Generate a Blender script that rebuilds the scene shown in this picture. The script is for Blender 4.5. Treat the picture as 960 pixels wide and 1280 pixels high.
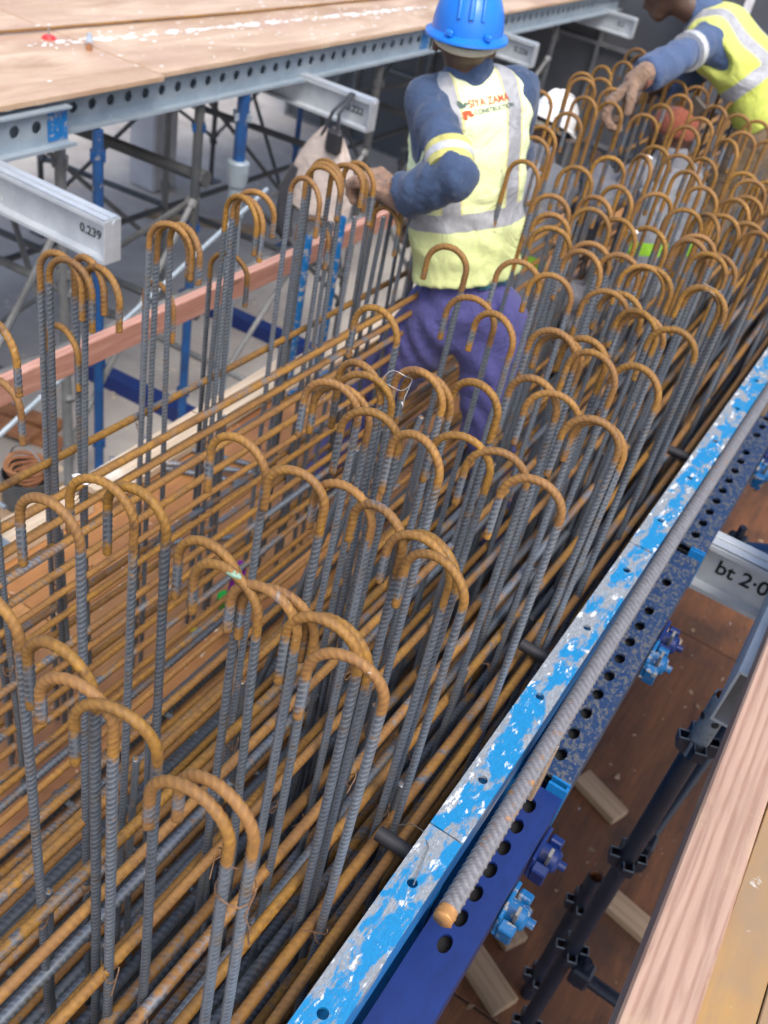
import bpy, bmesh, math, random
import numpy as np
from mathutils import Vector, Matrix
from mathutils.bvhtree import BVHTree
random.seed(7); rng = np.random.default_rng(7)
for o in list(bpy.data.objects): bpy.data.objects.remove(o)
scene = bpy.context.scene
col = scene.collection
R = math.radians

# ------------------------------------------------------------------ camera
H = 3.4
cam_d = bpy.data.cameras.new('camera'); cam = bpy.data.objects.new('camera', cam_d); col.objects.link(cam)
CX = Vector((0.83331649, 0.52302272, 0.17897169)); CY = Vector((0.45004782, -0.45388754, -0.76905335))
CZ = Vector((-0.32099936, 0.72141065, -0.61361721))
cam.matrix_world = Matrix(((CX.x, -CY.x, -CZ.x, 0), (CX.y, -CY.y, -CZ.y, 0), (CX.z, -CY.z, -CZ.z, H), (0, 0, 0, 1)))
cam_d.sensor_fit = 'HORIZONTAL'; cam_d.sensor_width = 36; cam_d.lens = 45
cam_d.clip_start = 0.02; cam_d.clip_end = 400
cam_d.dof.use_dof = True; cam_d.dof.focus_distance = 1.35; cam_d.dof.aperture_fstop = 45 / 1000 / 0.0062
scene.camera = cam
# ------------------------------------------------------------------ world, sun, exposure (bright overcast)
SUN_EL, SUN_AZ = R(58), R(130)          # azimuth clockwise from +Y
w = bpy.data.worlds.new('World'); scene.world = w; w.use_nodes = True
wn = w.node_tree.nodes; wl = w.node_tree.links
sky = wn.new('ShaderNodeTexSky'); sky.sky_type = 'NISHITA'; sky.sun_disc = False
sky.sun_elevation = SUN_EL; sky.sun_rotation = SUN_AZ; sky.dust_density = 4.0; sky.air_density = 1.0; sky.ozone_density = 1.0
wl.new(sky.outputs[0], wn['Background'].inputs[0]); wn['Background'].inputs[1].default_value = 0.15
sd = bpy.data.lights.new('sun', 'SUN'); sun = bpy.data.objects.new('sun', sd); col.objects.link(sun)
sd.energy = 1.15; sd.angle = R(22); sd.color = (1.0, 0.95, 0.88)
dvec = Vector((math.cos(SUN_EL) * math.sin(SUN_AZ), math.cos(SUN_EL) * math.cos(SUN_AZ), math.sin(SUN_EL)))
sun.rotation_euler = dvec.to_track_quat('Z', 'Y').to_euler(); sun.location = (0, 0, 30)
scene.view_settings.view_transform = 'Standard'; scene.view_settings.look = 'None'
scene.view_settings.exposure = 1.08; scene.view_settings.gamma = 1.0

# ------------------------------------------------------------------ material helpers
class NT:
    def __init__(s, name):
        s.m = bpy.data.materials.new(name); s.m.use_nodes = True
        s.t = s.m.node_tree; s.b = s.t.nodes['Principled BSDF']
    def n(s, t, **k):
        o = s.t.nodes.new(t)
        for a, v in k.items():
            if a[0] == '_': o.inputs[int(a[1:])].default_value = v
            else: setattr(o, a, v)
        return o
    def l(s, a, b): s.t.links.new(a, b)
    def coord(s, kind='Object', scale=(1, 1, 1), rand=True):
        tc = s.n('ShaderNodeTexCoord'); mp = s.n('ShaderNodeMapping'); mp.inputs['Scale'].default_value = scale
        s.l(tc.outputs[kind], mp.inputs[0])
        if rand:
            oi = s.n('ShaderNodeObjectInfo'); m = s.n('ShaderNodeMath', operation='MULTIPLY', _1=37.0)
            s.l(oi.outputs['Random'], m.inputs[0]); s.l(m.outputs[0], mp.inputs['Location'])
        return mp.outputs[0]
    def noise(s, vec, scale, detail=4, rough=0.55, dist=0.0):
        n = s.n('ShaderNodeTexNoise'); n.inputs['Scale'].default_value = scale; n.inputs['Detail'].default_value = detail
        n.inputs['Roughness'].default_value = rough; n.inputs['Distortion'].default_value = dist
        s.l(vec, n.inputs['Vector']); return n.outputs['Fac']
    def ramp(s, fac, a, b, ca=(0, 0, 0, 1), cb=(1, 1, 1, 1)):
        r = s.n('ShaderNodeValToRGB'); e = r.color_ramp.elements
        e[0].position = a; e[1].position = b; e[0].color = ca; e[1].color = cb
        s.l(fac, r.inputs[0]); return r.outputs[0]
    def mix(s, fac, a, b, mode='MIX'):
        m = s.n('ShaderNodeMix', data_type='RGBA', blend_type=mode)
        for i, v in ((0, fac), (6, a), (7, b)):
            if hasattr(v, 'is_linked'): s.l(v, m.inputs[i])
            else: m.inputs[i].default_value = v if i == 0 else (tuple(v) + (1,))[:4]
        return m.outputs[2]
    def math(s, op, a, b=0.0, c=0.0, clamp=False):
        m = s.n('ShaderNodeMath', operation=op, use_clamp=clamp)
        for i, v in enumerate((a, b, c)):
            if hasattr(v, 'is_linked'): s.l(v, m.inputs[i])
            else: m.inputs[i].default_value = v
        return m.outputs[0]
    def attr(s, name):
        return s.n('ShaderNodeAttribute', attribute_name=name).outputs['Fac']
    def bump(s, h, strength=0.3, dist=0.01):
        b = s.n('ShaderNodeBump'); b.inputs['Strength'].default_value = strength; b.inputs['Distance'].default_value = dist
        s.l(h, b.inputs['Height']); s.l(b.outputs[0], s.b.inputs['Normal'])
    def fin(s, colr, rough=0.6, metal=0.0):
        for nm, v in (('Base Color', colr), ('Roughness', rough), ('Metallic', metal)):
            if hasattr(v, 'is_linked'): s.l(v, s.b.inputs[nm])
            else: s.b.inputs[nm].default_value = (tuple(v) + (1,))[:4] if nm == 'Base Color' else v
        return s.m

def plain(name, c, c2=None, rough=0.6, metal=0.0, scale=12, bump=0.15, spots=None, stretch=(1, 1, 1), lo=0.35, hi=0.65):
    t = NT(name); v = t.coord(scale=stretch); f = t.noise(v, scale, 6, 0.6)
    c2 = c2 or tuple(x * 0.75 for x in c)
    k = t.mix(t.ramp(f, lo, hi), c, c2)
    if spots:
        f2 = t.noise(v, spots[0], 5, 0.65); k = t.mix(t.ramp(f2, spots[1], spots[1] + 0.06), k, spots[2])
    f3 = t.noise(v, scale * 9, 3, 0.6); t.bump(t.math('ADD', f, f3), bump, 0.004)
    r = t.math('MULTIPLY_ADD', f3, 0.25, rough - 0.12)
    return t.fin(k, r, metal)

def rebar_mat():
    t = NT('rebar_steel'); v = t.coord()
    n1 = t.noise(v, 26, 5, 0.65); n2 = t.noise(v, 110, 4, 0.6); n3 = t.noise(v, 7, 3, 0.5)
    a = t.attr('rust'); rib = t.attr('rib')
    n4 = t.noise(v, 13, 4, 0.6, 0.8); n6 = t.noise(v, 60, 5, 0.7)
    k = t.math('ADD', a, t.math('MULTIPLY', t.math('SUBTRACT', n4, 0.5), 1.9)); k = t.math('ADD', k, t.math('MULTIPLY', t.math('SUBTRACT', n2, 0.5), 0.8))
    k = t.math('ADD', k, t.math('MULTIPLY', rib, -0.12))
    mask = t.ramp(k, 0.32, 0.66)
    steel = t.mix(t.ramp(n2, 0.3, 0.7), (0.066, 0.080, 0.100), (0.130, 0.152, 0.180))
    steel = t.mix(t.ramp(n1, 0.54, 0.72), steel, (0.12, 0.085, 0.05))
    steel = t.mix(t.math('MULTIPLY', rib, 0.7), steel, (0.32, 0.36, 0.405))  # paler rib crests: the light they catch put into colour, plus worn scale
    oi = t.n('ShaderNodeObjectInfo'); rnd = oi.outputs['Random']
    rust = t.mix(t.ramp(n2, 0.3, 0.7), (0.165, 0.075, 0.010), (0.355, 0.182, 0.022))
    rust = t.mix(t.math('MULTIPLY', t.ramp(t.math('ADD', n3, t.math('MULTIPLY', rnd, 0.25)), 0.42, 0.75), 0.75), rust, (0.135, 0.066, 0.028))
    rust = t.mix(t.ramp(n1, 0.58, 0.74), rust, (0.075, 0.035, 0.017))
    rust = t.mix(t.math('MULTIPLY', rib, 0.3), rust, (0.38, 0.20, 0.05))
    br = t.math('MULTIPLY_ADD', rnd, 0.5, 0.75)
    cc = t.mix(mask, steel, rust)
    cc = t.mix(t.math('MULTIPLY', t.ramp(n6, 0.68, 0.73), 0.8), cc, (0.36, 0.34, 0.32))
    cc = t.mix(1.0, cc, br, 'MULTIPLY')
    t.bump(n2, 0.18, 0.0012)
    return t.fin(cc, t.math('MULTIPLY_ADD', mask, 0.22, 0.44), t.math('MULTIPLY_ADD', mask, -0.35, 0.4))

def worn_paint(name, blue, wear, stretch=(14, 3.5, 14), grey=(0.36, 0.36, 0.35), white=(0.72, 0.72, 0.69), edge=None):
    t = NT(name); v = t.coord('Object', stretch)
    a = t.noise(v, 1.0, 8, 0.64, 0.25); b = t.noise(v, 1.9, 9, 0.66, 0.2); c = t.noise(v, 9, 5, 0.7)
    if edge:
        sx = t.n('ShaderNodeSeparateXYZ'); tc = t.n('ShaderNodeTexCoord'); t.l(tc.outputs['Object'], sx.inputs[0])
        ew = t.math('MULTIPLY', t.math('SUBTRACT', edge, sx.outputs[0], 0.0), 16.0, clamp=True); a = t.math('ADD', a, t.math('MULTIPLY', ew, 0.40)); b = t.math('ADD', b, t.math('MULTIPLY', ew, 0.12))
    k = t.mix(t.ramp(c, 0.4, 0.7), blue, tuple(x * 0.72 for x in blue))
    m1 = t.ramp(t.math('ADD', a, t.math('MULTIPLY', t.math('SUBTRACT', c, 0.5), 0.16)), 0.59 - wear, 0.65 - wear)
    g = t.mix(t.ramp(c, 0.35, 0.62), grey, tuple(x * 0.6 for x in grey))
    k = t.mix(m1, k, g)
    m2 = t.ramp(b, 0.70 - wear, 0.74 - wear)
    k = t.mix(m2, k, white)
    h = t.math('ADD', m1, t.math('MULTIPLY', m2, 1.2)); h = t.math('ADD', h, t.math('MULTIPLY', c, 0.5)); t.bump(h, 0.15, 0.001)
    return t.fin(k, t.math('MULTIPLY_ADD', t.math('MAXIMUM', m1, m2), 0.30, 0.46))

def wood_mat(name, c1, c2, axis='Y', ring=28, stain=None, rough=0.65):
    t = NT(name); sc = {'Y': (1, 0.08, 1), 'X': (0.08, 1, 1)}[axis]
    v = t.coord('Object', sc); w1 = t.noise(v, ring, 3, 0.5, 1.6); w2 = t.noise(v, ring * 7, 4, 0.6); w3 = t.noise(t.coord('Object'), 3.2, 5, 0.6)
    wv = t.n('ShaderNodeTexWave', wave_type='BANDS', bands_direction='X' if axis == 'Y' else 'Y'); t.l(v, wv.inputs[0])
    wv.inputs['Scale'].default_value = ring * 0.55; wv.inputs['Distortion'].default_value = 5.0; wv.inputs['Detail'].default_value = 3; wv.inputs['Detail Scale'].default_value = 1.3
    f = t.math('ADD', t.math('MULTIPLY', wv.outputs['Fac'], 0.6), t.math('MULTIPLY', w2, 0.4))
    k = t.mix(t.ramp(f, 0.16, 0.5), c1, c2)
    k = t.mix(t.ramp(w1, 0.5, 0.8), k, tuple(x * 0.78 for x in c1))
    vo = t.n('ShaderNodeTexVoronoi'); t.l(t.coord('Object', (5.0, 1.7, 5.0) if axis == 'Y' else (1.7, 5.0, 5.0)), vo.inputs['Vector']); vo.inputs['Scale'].default_value = 1.0
    kn = t.ramp(t.math('ADD', vo.outputs['Distance'], t.math('MULTIPLY', w2, 0.06)), 0.09, 0.14, (1, 1, 1, 1), (0, 0, 0, 1)); k = t.mix(t.math('MULTIPLY', kn, 0.75), k, tuple(x * 0.35 for x in c1))
    w4 = t.noise(t.coord('Object'), 30, 6, 0.7); k = t.mix(t.math('MULTIPLY', t.ramp(w4, 0.58, 0.75), 0.35), k, (0.30, 0.26, 0.22))
    if stain: k = t.mix(t.ramp(w3, stain[0], stain[0] + 0.12), k, stain[1])
    t.bump(f, 0.3, 0.003)
    return t.fin(k, rough)

def ply_mat(name, c1, c2, spots, rough=0.6, dark=(0.16, 0.08, 0.04), th=0.66):
    t = NT(name); v = t.coord('Object', (1, 0.22, 1)); u = t.coord('Object')
    a = t.noise(v, 5, 7, 0.6, 1.2); b = t.noise(u, 1.7, 6, 0.6); c = t.noise(u, 13, 6, 0.7); g = t.noise(t.coord('Object', (1, 0.05, 1)), 60, 3)
    k = t.mix(t.ramp(a, 0.36, 0.64), c1, c2); k = t.mix(t.ramp(b, 0.50, 0.66), k, dark); n5 = t.noise(t.coord('Object', (1, 0.1, 1)), 22, 8, 0.7, 2.0); k = t.mix(t.math('MULTIPLY', t.ramp(n5, 0.52, 0.68), 0.6), k, dark)
    k = t.mix(t.math('MULTIPLY', t.ramp(g, 0.4, 0.7), 0.35), k, dark)
    k = t.mix(t.ramp(c, th, th + 0.05), k, spots)
    t.bump(t.math('ADD', a, c), 0.2, 0.004)
    return t.fin(k, t.math('MULTIPLY_ADD', c, 0.3, rough - 0.15))

def cloth_mat(name, c, c2=None, dirt=None, sc=9, rough=0.85):
    t = NT(name); v = t.coord('Object', rand=False); a = t.noise(v, sc, 6, 0.55, 1.8); b = t.noise(v, 420, 2); d = t.noise(v, 26, 5, 0.65)
    k = t.mix(t.ramp(a, 0.3, 0.7), c, c2 or tuple(x * 0.7 for x in c))
    if dirt: k = t.mix(t.math('MULTIPLY', t.ramp(d, dirt[0], dirt[0] + 0.14), 0.7), k, dirt[1])
    t.bump(t.math('ADD', t.math('MULTIPLY', a, 2.0), t.math('MULTIPLY', b, 0.08)), 0.55, 0.013)
    t.b.inputs['Sheen Weight'].default_value = 0.15
    return t.fin(k, rough)

def vest_mat(name, lime, pale, bands, waist, hem=0.30, tc=((0.33, 0.34, 0.36), (0.24, 0.245, 0.26))):
    """lime vest with grey reflective tape; the tape follows torso coordinates stored on the mesh (tu across, tv up)"""
    t = NT(name); v = t.coord('Object', rand=False)
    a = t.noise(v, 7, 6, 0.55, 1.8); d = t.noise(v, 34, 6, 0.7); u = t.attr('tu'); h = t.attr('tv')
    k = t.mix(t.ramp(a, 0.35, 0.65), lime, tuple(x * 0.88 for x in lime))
    k = t.mix(t.ramp(t.math('ADD', h, t.math('MULTIPLY', t.math('SUBTRACT', a, 0.5), 0.2)), hem - 0.12, hem + 0.25), k, pale)  # paler towards the shoulders: bright light painted in, above a dirtier lower part
    k = t.mix(t.math('MULTIPLY', t.ramp(d, 0.62, 0.7), 0.55), k, (0.25, 0.2, 0.12))
    au = t.math('ABSOLUTE', u)
    def band(x, c, wd):
        return t.math('LESS_THAN', t.math('ABSOLUTE', t.math('SUBTRACT', x, c)), wd)
    up = t.math('GREATER_THAN', h, waist + 0.01)
    e = t.math('MULTIPLY', band(au, bands, 0.031), up); k = t.mix(e, k, (0.62, 0.58, 0.24))
    tape = t.mix(t.ramp(d, 0.4, 0.7), *tc)
    m = t.math('MAXIMUM', t.math('MULTIPLY', band(au, bands, 0.025), up), band(t.math('ADD', h, t.math('MULTIPLY', t.math('SUBTRACT', a, 0.5), 0.015)), waist, 0.026))
    k = t.mix(m, k, tape)
    t.bump(t.math('ADD', t.math('MULTIPLY', a, 1.5), t.math('MULTIPLY', m, 0.12)), 0.6, 0.02)
    return t.fin(k, t.math('MULTIPLY_ADD', m, -0.25, 0.8))

M = {}
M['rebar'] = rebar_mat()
M['tie'] = plain('tie_wire_rust', (0.24, 0.13, 0.06), (0.14, 0.08, 0.05), 0.6, 0.3, 90)
M['wire'] = plain('bare_wire', (0.45, 0.43, 0.40), None, 0.4, 0.8, 90)
M['white_paint'] = plain('white_paint_blob', (0.8, 0.79, 0.76), None, 0.5, 0, 60)
M['green_paint'] = plain('green_paint_smear', (0.22, 0.36, 0.27), None, 0.6, 0, 60)
M['panel'] = worn_paint('panel_blue_worn', (0.004, 0.185, 0.41), 0.108, (34, 13, 34), (0.25, 0.28, 0.31), (0.52, 0.55, 0.56), -0.013)
M['panel_deep'] = worn_paint('panel_blue_side', (0.003, 0.15, 0.42), 0.0)
M['waler_blue'] = worn_paint('waler_dark_blue', (0.004, 0.022, 0.14), -0.12, (6, 2, 6))
M['waler_worn'] = worn_paint('waler_grey_worn', (0.010, 0.034, 0.105), 0.085, (120, 80, 120), (0.10, 0.11, 0.125), (0.19, 0.20, 0.22))
M['clamp'] = worn_paint('clamp_blue', (0.004, 0.13, 0.36), 0.05, (45, 45, 45))
M['alu'] = plain('aluminium_dull', (0.50, 0.54, 0.57), (0.38, 0.42, 0.46), 0.45, 0.35, 9, 0.2, (22, 0.66, (0.66, 0.67, 0.66)))
M['galv'] = plain('galvanised_steel', (0.33, 0.39, 0.44), (0.25, 0.31, 0.36), 0.5, 0.3, 7, 0.2, (25, 0.68, (0.5, 0.52, 0.54)))
M['scaff_grey'] = plain('scaffold_grey', (0.19, 0.20, 0.205), (0.12, 0.125, 0.13), 0.6, 0.2, 8)
M['scaff_dark'] = plain('scaffold_dark', (0.055, 0.065, 0.075), (0.09, 0.09, 0.09), 0.5, 0.2, 8)
M['scaff_blue'] = plain('scaffold_blue', (0.01, 0.075, 0.24), (0.012, 0.05, 0.15), 0.45, 0, 8, 0.15, (16, 0.66, (0.2, 0.2, 0.2)))
M['prop_dark'] = plain('prop_dark_blue', (0.008, 0.014, 0.03), (0.016, 0.022, 0.04), 0.4, 0.1, 12, 0.15, (40, 0.74, (0.18, 0.19, 0.2)))
M['prop_top'] = plain('prop_scraped', (0.22, 0.27, 0.32), (0.14, 0.18, 0.22), 0.5, 0.1, 25, 0.2, (38, 0.60, (0.02, 0.025, 0.04)))
M['rust_inside'] = plain('rusted_pipe', (0.30, 0.14, 0.06), (0.2, 0.08, 0.04), 0.8)
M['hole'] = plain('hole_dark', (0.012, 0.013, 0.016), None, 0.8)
M['pine_pink'] = wood_mat('pink_pine', (0.275, 0.160, 0.112), (0.375, 0.245, 0.182), 'Y', 30, (0.58, (0.40, 0.285, 0.18)))
M['timber_red'] = wood_mat('red_primed_timber', (0.34, 0.165, 0.12), (0.43, 0.235, 0.18), 'Y', 30, (0.6, (0.50, 0.31, 0.24)))
M['wood_block'] = wood_mat('raw_offcut', (0.24, 0.165, 0.10), (0.30, 0.215, 0.14), 'X', 12)
M['wood_pale'] = wood_mat('pale_board', (0.62, 0.52, 0.40), (0.52, 0.41, 0.29), 'Y', 22, (0.58, (0.68, 0.64, 0.57)))
M['ply_deck'] = ply_mat('deck_plywood', (0.56, 0.425, 0.30), (0.33, 0.21, 0.12), (0.76, 0.72, 0.66), 0.5, (0.40, 0.26, 0.18))
M['ply_yellow'] = ply_mat('yellow_plywood', (0.42, 0.245, 0.065), (0.30, 0.165, 0.055), (0.48, 0.46, 0.43), 0.5, (0.24, 0.165, 0.10), 0.60)
M['ply_soffit'] = ply_mat('soffit_plywood', (0.50, 0.25, 0.085), (0.36, 0.16, 0.05), (0.55, 0.5, 0.43), 0.55, (0.24, 0.105, 0.045))
M['ply_brown'] = ply_mat('brown_plywood', (0.155, 0.060, 0.022), (0.075, 0.029, 0.012), (0.14, 0.105, 0.08), 0.75, (0.030, 0.015, 0.009))
M['concrete'] = plain('floor_concrete', (0.40, 0.38, 0.35), (0.27, 0.25, 0.235), 0.85, 0, 1.6, 0.3, (5, 0.62, (0.38, 0.36, 0.33)))
M['column'] = plain('column_concrete', (0.44, 0.45, 0.48), (0.36, 0.37, 0.40), 0.85, 0, 3, 0.25)
M['hoarding'] = plain('dark_hoarding', (0.075, 0.080, 0.095), (0.055, 0.06, 0.07), 0.6, 0, 3)
M['hoard_frame'] = plain('hoarding_frame', (0.17, 0.18, 0.2), (0.1, 0.11, 0.12), 0.6, 0.2, 5)
M['letter'] = plain('white_letter', (0.8, 0.8, 0.8), None, 0.5)
M['skin'] = plain('skin_brown', (0.085, 0.045, 0.03), (0.065, 0.034, 0.024), 0.5, 0, 25, 0.1)
M['glove'] = cloth_mat('glove_brown', (0.30, 0.18, 0.115), (0.19, 0.11, 0.07), (0.55, (0.08, 0.05, 0.04)), 30)
M['glove_knit'] = cloth_mat('glove_knit', (0.27, 0.18, 0.12), (0.16, 0.095, 0.065), (0.55, (0.12, 0.07, 0.05)), 30)
M['cuff_red'] = cloth_mat('glove_cuff', (0.24, 0.06, 0.03))
M['jacket'] = cloth_mat('jacket_blue', (0.030, 0.060, 0.130), (0.022, 0.043, 0.096), (0.6, (0.12, 0.13, 0.15)))
M['jacket2'] = cloth_mat('jacket_slate', (0.052, 0.092, 0.19), (0.04, 0.07, 0.15), (0.6, (0.12, 0.13, 0.16)))
M['shirt_teal'] = cloth_mat('shirt_teal', (0.02, 0.16, 0.22))
M['trouser'] = cloth_mat('trouser_navy', (0.075, 0.073, 0.245), (0.055, 0.052, 0.175), (0.62, (0.12, 0.10, 0.16)), 12)
M['khaki'] = cloth_mat('trouser_khaki', (0.15, 0.105, 0.06), (0.09, 0.06, 0.035))
M['grey_cloth'] = cloth_mat('overall_grey', (0.19, 0.195, 0.22), (0.12, 0.125, 0.15))
M['boot'] = plain('boot_leather', (0.06, 0.045, 0.035), None, 0.6)
M['tape_y'] = cloth_mat('tape_yellow', (0.55, 0.52, 0.16))
M['tape_s'] = plain('tape_silver', (0.55, 0.56, 0.58), None, 0.4, 0.2, 60)
M['helmet'] = plain('helmet_blue', (0.006, 0.16, 0.62), (0.006, 0.14, 0.55), 0.33, 0, 6, 0.03, (60, 0.72, (0.1, 0.25, 0.5)))
M['helmet_w'] = plain('helmet_white', (0.78, 0.78, 0.77), (0.7, 0.7, 0.7), 0.35, 0, 6, 0.03)
M['helmet_r'] = plain('helmet_red', (0.50, 0.02, 0.02), None, 0.35, 0, 6, 0.03)
M['strap'] = plain('strap_beige', (0.50, 0.46, 0.36), None, 0.8)
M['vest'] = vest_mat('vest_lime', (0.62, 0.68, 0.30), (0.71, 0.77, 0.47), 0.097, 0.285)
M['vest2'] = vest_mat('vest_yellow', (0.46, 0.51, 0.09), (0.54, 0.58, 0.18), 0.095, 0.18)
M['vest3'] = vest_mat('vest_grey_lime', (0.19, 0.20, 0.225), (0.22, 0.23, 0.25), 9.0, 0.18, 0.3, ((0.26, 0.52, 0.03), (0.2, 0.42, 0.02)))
M['print_red'] = plain('print_red', (0.48, 0.09, 0.03), None, 0.8)
M['print_green'] = plain('print_green', (0.08, 0.13, 0.11), None, 0.8)
M['bag'] = cloth_mat('bag_beige', (0.52, 0.45, 0.41), (0.42, 0.36, 0.33))
M['bag_dark'] = cloth_mat('bag_navy', (0.03, 0.033, 0.045))
M['purple'] = plain('purple_plastic', (0.26, 0.02, 0.36), None, 0.35)
M['green'] = plain('green_plastic', (0.02, 0.50, 0.05), None, 0.35)
M['yellow'] = plain('yellow_tag', (0.75, 0.62, 0.05), None, 0.5)
M['red'] = plain('red_plastic', (0.62, 0.03, 0.03), None, 0.4)
M['rubber'] = plain('black_rubber', (0.02, 0.02, 0.024), None, 0.6)

# ------------------------------------------------------------------ object helpers
def tag(o, label=None, cat=None, group=None, kind=None):
    if label: o['label'] = label
    if cat: o['category'] = cat
    if group: o['group'] = group
    if kind: o['kind'] = kind
    return o
def empty(name, loc, label, cat, group=None, rz=0.0):
    o = bpy.data.objects.new(name, None); o.location = loc; o.rotation_euler.z = rz; o.empty_display_size = 0.1
    col.objects.link(o); return tag(o, label, cat, group)
def link(name, me, mats, parent=None, loc=(0, 0, 0)):
    o = bpy.data.objects.new(name, me)
    if mats and not me.materials:
        for m in (mats if isinstance(mats, (list, tuple)) else [mats]): me.materials.append(M[m])
    o.location = loc; o.parent = parent; col.objects.link(o); return o
def smooth(me, ang=40):
    me.polygons.foreach_set('use_smooth', [True] * len(me.polygons))
    try: me.set_sharp_from_angle(angle=R(ang))
    except Exception: pass
class MB:
    """collects solids (boxes, tubes, prisms) that become one mesh"""
    def __init__(s): s.v = []; s.f = []; s.mi = []
    def add(s, vs, fs, mi=0):
        b = len(s.v); s.v += [tuple(x) for x in vs]; s.f += [[b + i for i in f] for f in fs]; s.mi += [mi] * len(fs)
    def box(s, c, d, rot=None, mi=0, ch=0.0):
        bm = bmesh.new(); bmesh.ops.create_cube(bm, size=1.0)
        for v in bm.verts: v.co = Vector((v.co.x * d[0], v.co.y * d[1], v.co.z * d[2]))
        if ch > 0: bmesh.ops.bevel(bm, geom=list(bm.edges), offset=ch, segments=1, affect='EDGES')
        bm.verts.index_update(); q = rot if rot else Matrix.Identity(3)
        s.add([q @ v.co + Vector(c) for v in bm.verts], [[v.index for v in f.verts] for f in bm.faces], mi); bm.free(); return s
    def bx(s, x0, x1, y0, y1, z0, z1, mi=0, ch=0.0):
        return s.box(((x0 + x1) / 2, (y0 + y1) / 2, (z0 + z1) / 2), (abs(x1 - x0), abs(y1 - y0), abs(z1 - z0)), None, mi, ch)
    def tube(s, pts, r, n=12, mi=0, cap=True):
        pts = [Vector(p) for p in pts]; rr = r if isinstance(r, (list, tuple)) else [r] * len(pts); vs = []; fs = []
        t0 = (pts[1] - pts[0]).normalized(); up = Vector((0, 0, 1)) if abs(t0.z) < 0.9 else Vector((1, 0, 0)); nrm = t0.cross(up).normalized()
        for i, p in enumerate(pts):
            t = (pts[min(i + 1, len(pts) - 1)] - pts[max(i - 1, 0)]).normalized()
            nrm = (nrm - t * nrm.dot(t)).normalized(); b = t.cross(nrm)
            vs += [p + (nrm * math.cos(2 * math.pi * k / n) + b * math.sin(2 * math.pi * k / n)) * rr[i] for k in range(n)]
        for i in range(len(pts) - 1):
            for k in range(n): fs.append([i * n + k, i * n + (k + 1) % n, (i + 1) * n + (k + 1) % n, (i + 1) * n + k])
        if cap: fs.append(list(range(n))[::-1]); fs.append([(len(pts) - 1) * n + k for k in range(n)])
        s.add(vs, fs, mi); return s
    def pipe(s, a, b, r, wall=0.004, n=16, mi=0, mi2=0):
        """open-ended pipe with wall thickness"""
        a, b = Vector(a), Vector(b); t = (b - a).normalized(); up = Vector((0, 0, 1)) if abs(t.z) < 0.9 else Vector((1, 0, 0)); x = t.cross(up).normalized(); y = t.cross(x)
        ring = lambda p, q: [p + (x * math.cos(2 * math.pi * k / n) + y * math.sin(2 * math.pi * k / n)) * q for k in range(n)]
        vs = ring(a, r) + ring(b, r) + ring(b, r - wall) + ring(a, r - wall); fo = []; fi = []
        for k in range(n):
            k2 = (k + 1) % n
            fo += [[k, k2, n + k2, n + k], [n + k, n + k2, 2 * n + k2, 2 * n + k], [3 * n + k, 3 * n + k2, k2, k]]; fi.append([2 * n + k, 2 * n + k2, 3 * n + k2, 3 * n + k])
        s.add(vs, fo, mi); s.add(vs, fi, mi2); return s
    def prism(s, prof, a, b, xa, za, mi=0):
        """profile points (u,v) swept from a to b; xa, za are the profile axes"""
        a, b, xa, za = map(Vector, (a, b, xa, za)); n = len(prof)
        vs = [a + xa * u + za * v for u, v in prof] + [b + xa * u + za * v for u, v in prof]
        s.add(vs, [[i, (i + 1) % n, n + (i + 1) % n, n + i] for i in range(n)] + [list(range(n))[::-1], [n + i for i in range(n)]], mi); return s
    def holed(s, o, e, w, th, length, width, centres, hr, slot=1.0, mi=0, n=12):
        """plate from o along e (length) and w (width), th the thickness vector, with real through-holes along it"""
        o, e, w, th = map(Vector, (o, e, w, th)); hx = hr * slot; cs = sorted(centres); s.raw = True; fl = 1 if e.cross(w).dot(th) > 0 else 0
        cells = []
        prev = 0.0
        for i, (cx, cy) in enumerate(cs):
            l = max(prev, cx - hx - 0.35 * hr); r = min(length, cx + hx + 0.35 * hr)
            if l > prev + 1e-5: cells.append((prev, l, None))
            cells.append((l, r, (cx, cy))); prev = r
        if prev < length - 1e-5: cells.append((prev, length, None))
        P = lambda u, v, k: o + e * u + w * v + th * k
        for l, r, h in cells:
            if h is None:
                for k in (0, 1):
                    q = [P(l, 0, k), P(r, 0, k), P(r, width, k), P(l, width, k)]; s.add(q, [[0, 1, 2, 3] if k == fl else [3, 2, 1, 0]], mi)
            else:
                cx, cy = h; hole = []; outer = []; an = [2 * math.pi * (j + 0.5) / (n * 2) for j in range(n * 2)]
                ca = [math.atan2(cv - cy, cu - cx) % (2 * math.pi) for cu, cv in ((l, 0), (r, 0), (r, width), (l, width))]
                an = sorted([a for a in an if min(abs(a - c) for c in ca) > 0.06] + ca)
                for a in an:
                    c, sn = math.cos(a), math.sin(a); hole.append((cx + hx * c, cy + hr * sn))
                    du = ((r - cx) / c if c > 0 else (l - cx) / c) if abs(c) > 1e-6 else 1e9
                    dv = ((width - cy) / sn if sn > 0 else -cy / sn) if abs(sn) > 1e-6 else 1e9
                    d = min(du, dv); outer.append((cx + c * d, cy + sn * d))
                m = len(an)
                for k in (0, 1):
                    vs = [P(u, v, k) for u, v in hole] + [P(u, v, k) for u, v in outer]
                    s.add(vs, [[j, (j + 1) % m, m + (j + 1) % m, m + j][::(-1 if k == fl else 1)] for j in range(m)], mi)
                vs = [P(u, v, 0) for u, v in hole] + [P(u, v, 1) for u, v in hole]
                s.add(vs, [[j, (j + 1) % m, m + (j + 1) % m, m + j] for j in range(m)], mi)
        rim = [(0, 0), (length, 0), (length, width), (0, width)]
        vs = [P(u, v, 0) for u, v in rim] + [P(u, v, 1) for u, v in rim]
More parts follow.
